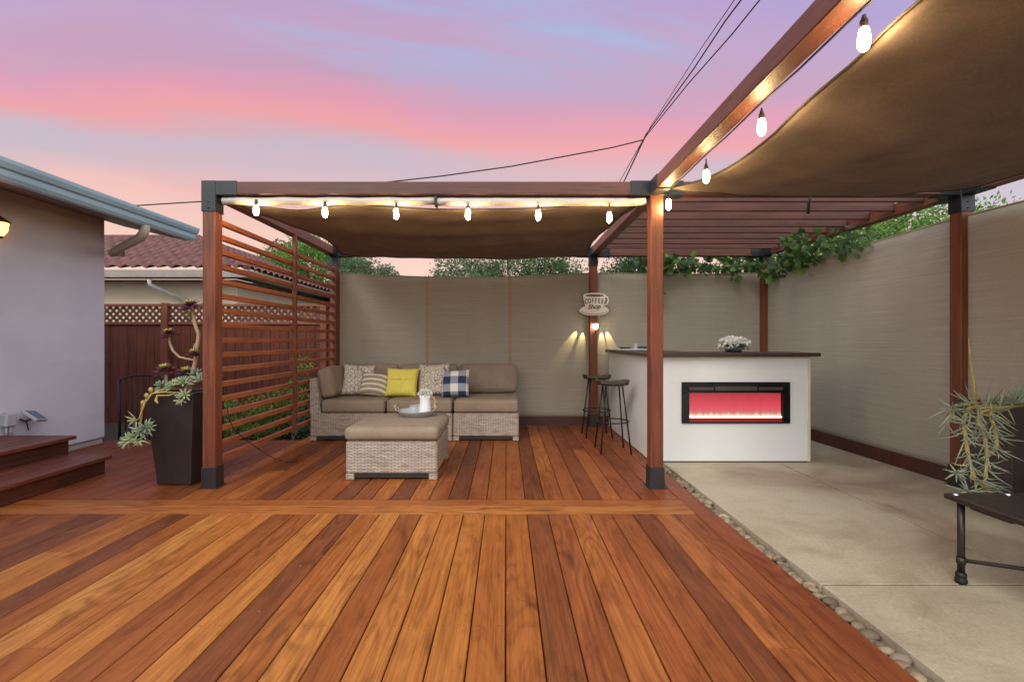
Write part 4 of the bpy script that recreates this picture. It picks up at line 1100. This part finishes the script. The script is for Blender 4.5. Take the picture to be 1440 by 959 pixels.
def text(s, px, py, size, shear=0, off=-.0075, rot=0, bold=.0):
    cu = bpy.data.curves.new('lettering', 'FONT'); cu.body = s; cu.size = size; cu.extrude = .0015; cu.align_x = 'CENTER'; cu.shear = shear; cu.offset = bold
    o = bpy.data.objects.new('lettering', cu); COL.objects.link(o); cu.materials.append(M['signink'])
    bpy.context.view_layer.update()
    me = bpy.data.meshes.new_from_object(o.evaluated_get(bpy.context.evaluated_depsgraph_get())); bpy.data.objects.remove(o); me.name = 'lettering'
    o = bpy.data.objects.new('lettering', me); COL.objects.link(o)
    o.parent = sg; p = P2(px, py, off); o.location = p - Vector(sg.location); o.rotation_euler = (R(90), R(rot), 0); return o
for k, ch in enumerate('COFFEE'):
    px = 824.2 + k * 4.55; text(ch, px, 427.2 - 1.2 * math.sin(math.pi * (k + .5) / 6), .088, 0, bold=.002).scale = (.62, 1.0, 1)
text('Shop', 835.3, 434.3, .085, .3, bold=.002, rot=-4)
tag(sg)

# post lamp below the sign
lz = EYE + 21 / F * 6.34
wl = thing('post_lamp', 'small glowing round lamp on the back post below the coffee sign', 'lamp', (PX1, PY1 - HW - .06, lz - .1))
ly = PY1 - HW - .055
b = MB(); b.tube([(PX1 + .012, PY1 - HW - .004, lz - .10), (PX1 + .012, ly, lz - .09), (PX1 + .012, ly, lz - .03)], .010, 8); b.build('bracket', M['iron'], wl)
b = MB(); b.lathe([(.001, -.04), (.026, -.03), (.038, 0), (.030, .028), (.001, .04)], (PX1 + .012, ly, lz), 18); b.build('globe', M['lamp'], wl)
b = MB(); b.lathe([(.036, .026), (.03, .036), (.001, .052)], (PX1 + .012, ly, lz), 18); b.build('cap', M['galv'], wl)
for (dx, dz, e) in ((-.25, -.30, 5.5), (-.135, -.36, 5), (.10, -.36, 5), (.19, -.30, 5.0)):
    l = bpy.data.lights.new('lamp_beam', 'SPOT'); l.energy = e * 2.2; l.spot_size = R(30); l.spot_blend = .6; l.color = (1.0, .80, .36); l.shadow_soft_size = .004
    o = bpy.data.objects.new('lamp_beam', l); COL.objects.link(o); o.parent = wl
    src = Vector((PX1 + .012 + math.copysign(.07, dx) + dx * .45, PY1 + .015, lz + .01)); tgt = Vector((PX1 + .012 + dx * 1.15, 6.475, lz + dz * .55))
    o.location = src - Vector(wl.location); o.rotation_euler = (tgt - src).to_track_quat('-Z', 'Y').to_euler()

# ================================================================== PLANTERS AND PLANTS
def planter(label, cx_, cy_, rot=0, top=.385, base=.27, H=.745):
    t = thing('tall_planter', label, 'planter', (cx_, cy_, 0), None)
    def ringv(w, z): return [(cx_ - w / 2, cy_ - w / 2, z), (cx_ + w / 2, cy_ - w / 2, z), (cx_ + w / 2, cy_ + w / 2, z), (cx_ - w / 2, cy_ + w / 2, z)]
    vs = ringv(base, .004) + ringv(top, H) + ringv(top - .035, H) + ringv(top - .05, H - .05)
    fs = [(3, 2, 1, 0)]
    for r in range(3):
        for k in range(4): fs.append((r * 4 + k, r * 4 + (k + 1) % 4, (r + 1) * 4 + (k + 1) % 4, (r + 1) * 4 + k))
    b = MB(); b.add(vs, fs); o = b.build('pot', M['planter'], t); bv = o.modifiers.new('edge', 'BEVEL'); bv.width = .008; bv.segments = 2; bv.limit_method = 'ANGLE'
    w = top - .055; b = MB(); b.add(ringv(w, H - .045), [(0, 1, 2, 3)]); b.build('soil', M['soil'], t)
    return t
planter('tall tapered dark planter beside the left front pergola post', -2.655, 3.90)
planter('tall tapered dark planter beside the right privacy screen behind the black table', 3.31, 3.10)

def finger(mb, p, d, L, r, a, droop=.0):
    d = d.normalized(); pts = []; rad = []
    for k in range(5):
        t = k / 4; q = p + d * L * t + Vector((0, 0, -droop * L * t * t)); pts.append(q); rad.append(r * (.55, .95, 1.0, .75, .12)[k])
    mb.tube(pts, rad, 5, caps=False, a=a)
def rosette(mb, c, axis, n, L, r, spread=1.0, tone=.5, droop=.0):
    axis = axis.normalized(); s = axis.cross(Vector((.3, .9, .2))).normalized(); t = axis.cross(s)
    for k in range(n):
        a = k * 2.399; f = (k + .5) / n
        d = axis * (1.15 - spread * f) + (s * math.cos(a) + t * math.sin(a)) * (.25 + spread * f)
        q_ = max(0, min(1, tone + random.gauss(0, .16)))
        finger(mb, c + axis * (.01 * (1 - f)), d, L * (.6 + .4 * f) * random.uniform(.85, 1.15), r, (q_, q_, q_, 1), droop)
def aeonium(mb_o, mb_i, c, axis, rad, n=34):
    axis = axis.normalized(); s = axis.cross(Vector((.2, 1, .1))).normalized(); t = axis.cross(s)
    for k in range(n):
        f = (k + 1) / n; a = k * 2.399
        d = (s * math.cos(a) + t * math.sin(a)) + axis * (1.1 - 1.3 * f)
        L = rad * (.35 + .65 * f); q_ = max(0, min(1, .9 - .9 * f + random.gauss(0, .12)))
        tgt = mb_i if f < .42 else mb_o
        leaf(tgt, c + axis * .035 * (1 - f), d, axis, L, L * .5, (q_, q_, q_, 1), .12, -.06)
# tall aeonium in the left planter
Yp = 3.86
ae = thing('tree_aeonium', 'tall bare stemmed aeonium with dark purple rosettes in the left planter', 'succulent', (-2.6, 3.9, .70))
b = MB()
main = [at(266, 556, Yp), at(269, 535, Yp), at(275, 508, Yp), at(277, 490, Yp), at(279.5, 470, Yp), at(274, 455, Yp), at(271, 436, Yp)]
b.tube(main, [.020, .018, .016, .015, .015, .0145, .013], 9)
br = [at(276, 507, Yp), at(265, 505, Yp), at(252, 502, Yp), at(243, 493, Yp), at(238.5, 482, Yp), at(238, 473, Yp)]
b.tube(br, [.009, .009, .009, .010, .010, .011], 8)
b.tube([at(276, 492, Yp), at(271, 495, Yp - .03), at(274, 484, Yp - .05)], .006, 7)
b.tube([at(236, 556, Yp - .05), at(234, 540, Yp - .05), at(233, 524, Yp - .05)], [.012, .012, .011], 8)
b.tube([at(262, 556, Yp + .05), at(263, 545, Yp + .05), at(262, 527, Yp + .05)], [.010, .010, .009], 8)
b.build('stem', M['stem'], ae)
for (px, py, dy, rad, ax) in ((268, 433, 0, .125, (-.1, -.32, 1)), (239, 472, 0, .105, (-.15, -.28, 1)), (233, 522, -.05, .105, (-.05, -.4, 1)), (262, 526, .05, .10, (.1, -.4, 1)), (272, 499, -.06, .065, (.1, -.5, 1))):
    bo, bi = MB(), MB(); aeonium(bo, bi, at(px, py, Yp + dy), Vector(ax), rad)
    if px == 268:
        for k in range(8):
            a = k * .8; q_ = random.random(); leaf(bi, at(px, py + 5, Yp), Vector((math.cos(a), math.sin(a), -.5)), Vector((0, 0, 1)), .07, .02, (q_, q_, q_, 1))
    ro = bo.build('rosette', M['leaf_aeo'], ae, recalc=False); bi.build('rosette_centre', M['leaf_yel'], ro, recalc=False)

cs = thing('trailing_succulent', 'blue green finger leaved succulent spilling over the left planter rim', 'succulent', (-2.75, 3.8, .70))
b = MB()
trail = [at(262, 548, 3.80), at(240, 546, 3.72), at(222, 549, 3.66), at(208, 558, 3.64), at(200, 570, 3.64), at(199, 586, 3.65), at(196, 602, 3.65), at(190, 612, 3.64), at(180, 622, 3.62)]
b.tube(trail, [.006, .007, .007, .008, .008, .008, .007, .006, .004], 7)
tr2 = [at(250, 552, 3.72), at(228, 551, 3.66), at(214, 553, 3.64), at(204, 566, 3.62), at(196, 588, 3.62), at(186, 595, 3.62)]
b.tube(tr2, [.007, .007, .007, .007, .006, .004], 6)
b.tube([at(250, 551, 3.7), at(238, 556, 3.66), at(221, 556, 3.64), at(219, 563, 3.63), at(222, 567, 3.62)], [.005, .005, .006, .011, .006], 7)
for (px, py) in ((206, 556), (212, 548), (201, 566)):
    b.lathe([(.001, -.022), (.010, -.016), (.017, 0), (.011, .014), (.001, .02)], at(px, py, 3.63), 8)
b.build('stem', M['ystem'], cs)
b = MB()
for (px, py, Yq, ax, n, L, r, tn) in ((250, 542, 3.78, (0, -.3, 1), 26, .085, .0085, .5), (257, 540, 3.74, (.1, -.4, .9), 26, .09, .0085, .6), (243, 545, 3.72, (-.5, -.3, .8), 20, .08, .008, .5), (282, 537, 3.74, (.4, -.2, 1), 22, .095, .009, .55), (260, 556, 3.66, (.1, -.7, .3), 18, .075, .008, .6),
        (255, 563, 3.66, (-.1, -.6, -.2), 12, .06, .007, .7), (205, 602, 3.62, (.9, -.3, .5), 20, .085, .009, .25), (198, 606, 3.62, (.5, -.6, .3), 18, .08, .008, .5), (188, 615, 3.62, (-.4, -.5, .2), 18, .085, .007, .7), (196, 618, 3.61, (.2, -.5, -.4), 16, .07, .007, .8), (180, 621, 3.60, (-.9, -.3, -.1), 14, .075, .007, .6), (192, 590, 3.63, (-.7, -.3, -.3), 10, .09, .005, .9), (276, 528, 3.84, (.5, -.1, .9), 12, .09, .009, .1), (228, 543, 3.74, (-.6, -.2, .6), 12, .07, .008, .2)):
    rosette(b, at(px, py, Yq), Vector(ax), n, L, r, 1.0, tn)
b.build('leaves', M['leaf_succ'], cs, recalc=False)

sn = thing('trailing_senecio', 'silvery narrow leaved trailing succulent hanging from the right planter', 'succulent', (3.1, 2.95, .70))
b = MB()
stems = [[at(1440, 571, 2.95), at(1415, 572, 2.9), at(1395, 574, 2.84), at(1380, 579, 2.80), at(1374, 592, 2.78), at(1384, 612, 2.78), at(1388, 640, 2.78), at(1386, 665, 2.78), at(1384, 694, 2.78)],
         [at(1410, 574, 2.92), at(1385, 570, 2.84), at(1362, 574, 2.8), at(1354, 590, 2.78), at(1358, 615, 2.78), at(1362, 645, 2.78), at(1370, 672, 2.78), at(1390, 692, 2.76)],
         [at(1400, 572, 2.9), at(1370, 566, 2.84), at(1345, 570, 2.8), at(1337, 580, 2.8), at(1337, 594, 2.8)],
         [at(1420, 573, 2.92), at(1392, 580, 2.82), at(1398, 600, 2.8), at(1402, 625, 2.79), at(1396, 640, 2.79)]]
for s in stems: b.tube(s, [.010] * (len(s) - 1) + [.005], 7)
b.tube([at(1372, 566, 2.9), at(1370, 540, 2.9), at(1365, 508, 2.9), at(1362, 474, 2.9)], [.008, .007, .005, .002], 6)
b.build('stem', M['ystem'], sn)
b = MB()
def curl_leaf(mb, p, d, L, r, a, lift):
    d = d.normalized(); pts = []; rad = []
    for k in range(6):
        t = k / 5; pts.append(p + d * L * t + lift * L * t * t); rad.append(r * (.5, .95, 1.0, .85, .6, .12)[k])
    mb.tube(pts, rad, 5, caps=False, a=a)
for si, (s, n) in enumerate(zip(stems, (120, 115, 50, 60))):
    for k in range(n):
        t = (k + random.random()) / n * (len(s) - 1.001); i_ = int(t); p = s[i_].lerp(s[i_ + 1], t - i_)
        ax = (s[i_ + 1] - s[i_]).normalized(); sd = rv().normalized(); sd = (sd - ax * sd.dot(ax)).normalized(); sd.y = sd.y * .7 - .15
        if si < 2 and t < 2.0 and random.random() < .6: continue
        q_ = max(0, min(1, random.gauss(.45, .25))); clump = .5 + .5 * math.sin(t * 5.2 + si)
        if clump < .25 and random.random() < .75: continue
        curl_leaf(b, p, sd * .75 + ax * random.uniform(.1, .9), random.uniform(.06, .13), .0042, (q_, q_, q_, 1), Vector((random.gauss(0, .4), random.gauss(0, .3), random.uniform(-.5, .6))))
for (px, py, Yq, n, L) in ((1425, 568, 2.93, 34, .115), (1405, 570, 2.9, 20, .08), (1440, 565, 2.98, 26, .11), (1345, 664, 2.77, 16, .08), (1362, 690, 2.74, 14, .12), (1340, 575, 2.79, 12, .07)):
    for k in range(n):
        d = rv().normalized(); d.z = abs(d.z) * 1.2 if Yq > 2.85 else d.z * .5; q_ = max(0, min(1, random.gauss(.42, .2)))
        curl_leaf(b, at(px, py, Yq), d, L * random.uniform(.6, 1.1), .0048, (q_, q_, q_, 1), Vector((0, 0, random.uniform(-.1, .4))))
b.build('leaves', M['leaf_sen'], sn, recalc=False)

# vine over the back right corner
vine = thing('grape_vine', 'green leafy vine spilling over the corner where the two screens meet', 'vine', (3.4, 6.3, 1.9))
vb = MB(); vs_ = MB()
def vleaf(mb, p, d, up, S, a):
    d = d.normalized(); s = d.cross(up)
    if s.length < 1e-3: return
    s.normalize(); n = s.cross(d)
    sh = [(0, 0), (.30, -.12), (.50, .15), (.38, .42), (.46, .66), (.22, .72), (0, 1.0)]
    left = [p + (d * y + s * x) * S - n * S * .35 * (x * x + .25 * y * y) for x, y in sh]; right = [p + (d * y - s * x) * S - n * S * .35 * (x * x + .25 * y * y) for x, y in sh[1:-1]]
    vs = left + right; nL = len(left)
    fs = []
    mid = p + d * .4 * S - n * S * .02; vs.append(mid); m_ = len(vs) - 1
    L_ = list(range(nL)); R_ = [0] + list(range(nL, nL + len(right))) + [nL - 1]
    for k in range(len(L_) - 1): fs.append((L_[k], L_[k + 1], m_))
    for k in range(len(R_) - 1): fs.append((R_[k + 1], R_[k], m_))
    mb.add(vs, fs, False, 0, a)
def vine_run(pts, n, spread, hang, S=.085):
    pts = [Vector(p) for p in pts]; vs_.tube(pts, .006, 6)
    for k in range(n):
        t = random.random() * (len(pts) - 1); i_ = int(t); f = t - i_
        p = pts[i_].lerp(pts[min(i_ + 1, len(pts) - 1)], f) + Vector((random.gauss(0, spread), random.gauss(0, spread), random.gauss(-hang * .4, hang)))
        d = Vector((random.gauss(0, .6), random.gauss(-.3, .5), random.gauss(-.55, .4))); q_ = max(0, min(1, random.gauss(.45, .25)))
        vleaf(vb, p, d, Vector((random.gauss(0, .4), random.gauss(-.8, .4), random.gauss(.5, .4))), S * random.uniform(.6, 1.3), (q_, q_, q_, 1))
vine_run([(3.5, 6.2, 2.13), (3.46, 5.8, 2.17), (3.42, 5.4, 2.18), (3.44, 5.05, 2.2), (3.50, 4.6, 2.19)], 240, .06, .07, .075)
vine_run([(3.46, 5.9, 2.15), (3.3, 5.5, 2.25), (3.15, 5.25, 2.29), (3.1, 5.0, 2.31)], 60, .05, .03, .065)
vine_run([(3.5, 6.2, 2.13), (3.0, 6.36, 2.20), (2.5, 6.37, 2.18), (2.1, 6.35, 2.16)], 130, .06, .06, .065)
vine_run([(2.2, 6.33, 2.17), (2.08, 6.3, 2.15), (2.0, 6.3, 2.0), (2.03, 6.3, 1.85), (1.97, 6.32, 1.66)], 60, .035, .04, .08)
vine_run([(1.95, 6.34, 2.25), (2.2, 6.3, 2.27), (2.5, 6.3, 2.25)], 40, .05, .03, .08)
vine_run([(3.1, 6.36, 2.15), (3.12, 6.36, 2.0), (3.11, 6.36, 1.95)], 5, .01, .04, .09)
vine_run([(3.48, 6.2, 2.1), (3.44, 6.1, 2.0), (3.44, 6.08, 1.98)], 5, .01, .03, .09)
# tangle behind the screen top
for k in range(420):
    p = Vector((random.uniform(1.7, 3.8), random.uniform(6.55, 7.0), random.uniform(1.9, 2.42))); q_ = max(0, min(1, random.gauss(.2, .15)))
    vleaf(vb, p, rv(), rv().normalized(), .1, (q_, q_, q_, 1))
vs_.build('stem', M['bark'], vine); vb.build('leaves', M['leaf_vine'], vine, recalc=False)

# shrubs in the bed behind the slats
def shrub(label, x, y, h, rad, mat, n, L=.05):
    t = thing('low_shrub', label, 'shrub', (x, y, -.16), 'shrubs behind the slatted screen')
    b = MB()
    for k in range(7):
        u = rv().normalized(); u.z = abs(u.z) + .4; b.tube([(x, y, -.16), (x + u.x * rad[0] * .5, y + u.y * rad[1] * .5, h * .5), (x + u.x * rad[0] * .8, y + u.y * rad[1] * .7, h * .8)], [.012, .008, .004], 6)
    b.build('stem', M['bark'], t)
    b = MB(); crown(b, (x, y, h - rad[2]), rad, n, 34, L, .35, .35); b.build('foliage', mat, t, recalc=False)
M['leaf_hedge'] = leaf_mat('yellow_green_hedge_leaves', (0.10, 0.16, 0.03), (0.24, 0.32, 0.06), (0.44, 0.46, 0.11), .4)
shrub('low spreading yellow green shrub nearest the left front post', -3.62, 6.35, .40, (.52, .3, .30), M['leaf_hedge'], 60)
shrub('yellow green shrub with taller tips in the middle of the bed', -3.05, 6.5, .56, (.42, .3, .36), M['leaf_hedge'], 60)
shrub('dark bluish shrub close to the sofa corner', -2.62, 6.45, .46, (.26, .3, .34), M['leaf_grey'], 44)
tree('flowering_shrub', 'small upright shrub rising above the others in the bed', 'shrub', -2.95, 6.75, -.16, 1.02, (.17, .17, .30), M['leaf_hedge'], 26, 26, .05, cz=.58, cl=.5)
# cable on the screen foot
b = MB(); b.tube([(-2.27, 3.83, .62), (-2.27, 3.86, .52), (-2.28, 3.94, .42), (-2.275, 4.1, .30), (-2.22, 4.25, .17), (-2.15, 4.38, .06), (-2.08, 4.46, .010), (-1.99, 4.5, .008)], .0035, 7)
tag(b.build('power_cable', M['cable'], None), 'thin black cable hanging down the slats and trailing onto the deck', 'cable')
b = MB(); b.tube([(-2.26, 5.09, .30), (-2.265, 5.08, .17), (-2.29, 5.03, .08), (-2.33, 4.95, .01)], .005, 7)
tag(b.build('conduit_tail', M['vent'], None), 'short grey conduit tail below the middle slat upright', 'conduit')

# ================================================================== TABLE AT RIGHT
tt = thing('metal_table', 'low black metal table with pipe legs on the concrete slab', 'table', (2.75, 1.97, 0))
b = MB(); b.box(2.115, 3.42, 1.69, 2.285, .392, .418, .006); b.build('tabletop', M['tabletop'], tt)
for (x, y) in ((2.165, 2.245), (3.37, 2.245), (2.165, 1.73), (3.37, 1.73)):
    b = MB(); b.tube([(x, y, .05), (x, y, .392)], .015, 10); b.tube([(x, y, .095), (x, y, .125)], .019, 10); lg = b.build('leg', M['tabletop'], tt)
    b = MB(); b.lathe([(.001, 0), (.020, 0), (.024, .008), (.024, .022), (.019, .028), (.022, .034), (.022, .046), (.016, .055), (.001, .056)], (x, y, 0), 14); b.build('foot', M['iron'], lg)
b = MB(); b.tube([(2.165, 2.245, .11), (3.37, 1.73, .11)], .010, 8); b.tube([(2.165, 1.73, .108), (2.765, 1.985, .108)], .009, 8); b.build('brace', M['tabletop'], tt)
b = MB()
for (x, y) in ((2.15, 2.255), (2.40, 2.255)): b.lathe([(.012, 0), (.010, .006), (.001, .008)], (x, y, .418), 10)
b.build('bolt', M['chrome'], tt)

# ================================================================== TREES, LINES, POLE
tree('broadleaf_tree', 'mid green tree rising behind the tile roofed house beyond the slats', 'tree', -7.9, 19.0, -.16, 5.3, (2.0, 1.5, 1.7), M['leaf_bright'], 225, 90, 0.116, 'trees beyond the fence')
tree('broadleaf_tree', 'grey green tree whose edge shows beside the left back post', 'tree', -5.4, 17.5, -.16, 4.35, (1.5, 1.2, 1.3), M['leaf_grey'], 165, 90, 0.095, 'trees beyond the fence')
tree('conifer_tree', 'dark small tree between roof ridge and the mid green tree', 'tree', -9.9, 21.0, -.16, 5.5, (1.0, 1.0, 1.5), M['leaf_dark'], 120, 90, 0.095, 'trees beyond the fence')
tree('broadleaf_tree', 'grey green tree seen over the cloth above the yellow pillow', 'tree', -1.3, 17.5, -.16, 4.45, (1.5, 1.3, 1.5), M['leaf_grey'], 180, 90, 0.095, 'trees beyond the fence')
tree('broadleaf_tree', 'wide olive green tree over the cloth left of the coffee sign', 'tree', 1.2, 18.5, -.16, 4.75, (2.1, 1.4, 1.7), M['leaf_mid'], 240, 90, 0.102, 'trees beyond the fence')
tree('broadleaf_tree', 'dark green tree seen past the coffee sign post near the vine', 'tree', 4.1, 15.0, -.16, 4.0, (1.2, 1.2, 1.3), M['leaf_dark'], 165, 90, 0.088, 'trees beyond the fence')
tree('orange_tree', 'bright green citrus tree with orange fruit above the right screen', 'tree', 5.55, 6.6, -.16, 3.15, (1.45, 1.5, 1.05), M['leaf_bright'], 360, 90, 0.058, 'trees beyond the fence', fruit=14)
tree('leafy_bush', 'dense dark bush behind the back right screen corner', 'bush', 4.4, 7.9, -.16, 2.75, (.95, .8, 1.0), M['leaf_dark'], 110, 60, .09)
tree('leafy_bush', 'darker green bush close behind the right screen below the citrus', 'bush', 4.55, 5.9, -.16, 2.68, (.7, .8, .8), M['leaf_mid'], 110, 60, .08)

def wire(label, pts, r=.012, cat='power line'):
    b = MB(); b.tube(pts, r, 6); tag(b.build('power_line', M['cable'], None), label, cat)
def sagline(p, q, sag, n=24):
    p = Vector(p); q = Vector(q); return [p.lerp(q, k / n) + Vector((0, 0, -sag * 4 * (k / n) * (1 - k / n))) for k in range(n + 1)]
wire('twisted service cable running left across the sky to the house', [at(905, 197, 12.2), at(860, 208, 12.2), at(800, 219, 12.1), at(720, 234, 12), at(620, 248, 12), at(530, 258, 12), at(420, 271, 12), at(285, 283.5, 12), at(180, 290, 12), at(130, 291.5, 12)], .016)
yp_ = lambda px, py, X: X * F / (px - CX)
wire('upper of the two thick overhead lines passing above the long beam', sagline(at(838, 300, 24), at(905, 195, 12.3), .0, 6)[0:1] + [at(870, 258, 16.2), at(905, 196, 12.3), at(968, 118, 9.6), at(1030, 48, 8.0), at(1105, -45, 6.7)], .012)
wire('thick overhead line joining the service cable at the tap', [at(838, 384, 38), at(856, 300, 20), at(908, 190, 12.3), at(975, 98, 9.6), at(1020, 30, 8.3), at(1080, -50, 7.2)], .014)
wire('thin overhead line highest of the three converging lines', [at(845, 382, 38), at(875, 262, 16.8), at(915, 178, 12.3), at(985, 70, 9.2), at(1033, 0, 7.9), at(1075, -60, 7.0)], .008)
wire('thin single line running close along the long wooden beam', [at(845, 385, 38), at(925, 250, 15), at(1010, 158, 10.5), at(1150, 0, 7.2), at(1200, -56, 6.5)], .007)
ub = MB(); ub.tube([at(799, 500, 30), at(799, 367, 30)], .06, 10); tag(ub.build('metal_pole', M['paletube'], None), 'pale slim pole standing among the trees left of the coffee sign', 'pole')

# ================================================================== WORLD, SUN, CAMERA
w = bpy.data.worlds.new('World'); scene.world = w; w.use_nodes = True
class WT(NT):
    def __init__(self): self.t = w.node_tree; self.n = self.t.nodes; self.l = self.t.links
W = WT()
for n_ in list(W.n): W.n.remove(n_)
out = W.new('ShaderNodeOutputWorld')
SUN_EL, SUN_AZ = R(38), R(200)
sky = W.new('ShaderNodeTexSky', sky_type='NISHITA'); sky.sun_disc = False; sky.sun_elevation = SUN_EL; sky.sun_rotation = SUN_AZ
b1 = W.new('ShaderNodeBackground'); W.l.new(sky.outputs[0], b1.inputs[0]); b1.inputs[1].default_value = 0.03
d = W.coord('Generated'); x, y, z = W.sep(d)
yc = W.math('MAXIMUM', y, 0.28)
u = W.math('DIVIDE', x, yc); v = W.math('DIVIDE', z, yc)
uv = W.comb(W.math('MULTIPLY', u, 0.55), W.math('ADD', W.math('MULTIPLY', v, 2.6), W.math('MULTIPLY', u, 0.30)), 0.37)
nz1 = W.noise(uv, 1.35, 4, 0.5, 0.5)
nz2 = W.noise(W.vadd(uv, (5.2, 1.3, 2.0)), 2.6, 5, 0.55, 0.4)
t = W.math('ADD', W.math('ADD', v, W.math('MULTIPLY', u, 0.06)), W.math('ADD', W.math('MULTIPLY', W.math('SUBTRACT', nz1, .5), .20), W.math('MULTIPLY', W.math('SUBTRACT', nz2, .5), .09)))
stops = [(0.0, lin(250, 205, 175)), (.20, lin(250, 198, 170)), (.29, lin(246, 190, 172)), (.345, lin(208, 184, 188)), (.405, lin(204, 182, 190)), (.46, lin(246, 158, 152)), (.50, lin(234, 154, 168)), (.555, lin(206, 158, 182)), (.64, lin(200, 164, 196)), (.74, lin(186, 160, 206)), (.9, lin(176, 168, 218))]
skyc = W.ramp(t, stops)
ug = W.math('SUBTRACT', u, .05); blue = W.rng(W.math('SUBTRACT', nz2, W.math('MULTIPLY', W.math('MULTIPLY', ug, ug), .35)), .40, .62, 0.0, .85, True)
blue = W.math('MULTIPLY', blue, W.rng(v, .46, .66, 0.0, 1.0, True))
skyc = W.mix(blue, skyc, lin(172, 186, 222))
peach = W.math('MULTIPLY', W.rng(nz1, .52, .7, 0, .5, True), W.rng(v, .5, .3, 0, 1, True))
skyc = W.mix(peach, skyc, lin(252, 178, 152))
front = W.rng(y, 0.02, 0.42, 0.0, 1.0, True)
back = W.mix(W.rng(z, 0.0, .9, 0, 1), (1.50, 1.48, 1.44, 1), (1.50, 1.54, 1.62, 1))
skyc = W.mix(1.0, skyc, (0.83, 0.815, 0.81, 1), 'MULTIPLY'); skyc = W.mix(front, back, skyc)
b2 = W.new('ShaderNodeBackground'); W.l.new(skyc, b2.inputs[0]); b2.inputs[1].default_value = 0.85
ad = W.new('ShaderNodeAddShader'); W.l.new(b1.outputs[0], ad.inputs[0]); W.l.new(b2.outputs[0], ad.inputs[1]); W.l.new(ad.outputs[0], out.inputs[0])

sl_ = bpy.data.lights.new('sun', 'SUN'); sl_.energy = 1.1; sl_.angle = R(22); sl_.color = (1.0, .93, .82)
so = bpy.data.objects.new('sun', sl_); COL.objects.link(so)
az = math.pi + R(-28)       # behind the viewer, a little to the left
dirv = Vector((math.sin(R(-28)) * -1 * -1 * math.cos(SUN_EL), -math.cos(R(28)) * math.cos(SUN_EL), math.sin(SUN_EL)))
so.rotation_euler = dirv.to_track_quat('Z', 'Y').to_euler()
sky.sun_rotation = math.atan2(dirv.x, dirv.y)

cam = bpy.data.cameras.new('camera'); co = bpy.data.objects.new('camera', cam); COL.objects.link(co)
co.location = (0, 0, EYE); co.rotation_euler = (R(90), 0, 0)
cam.sensor_width = 36; cam.lens = F / 1440 * 36; cam.shift_x = 8 / 1440; cam.shift_y = 0.5 / 1440; cam.clip_start = .05; cam.clip_end = 1000
scene.camera = co
vs_ = scene.view_settings; vs_.view_transform = 'Standard'; vs_.look = 'None'; vs_.gamma = 1.0; vs_.exposure = 0.32; vs_.use_curve_mapping = False
scene.cycles.max_bounces = 7; scene.cycles.diffuse_bounces = 4; scene.cycles.glossy_bounces = 3; scene.cycles.sample_clamp_indirect = 4.0
scene.cycles.use_denoising = True; scene.cycles.caustics_reflective = False; scene.cycles.caustics_refractive = False
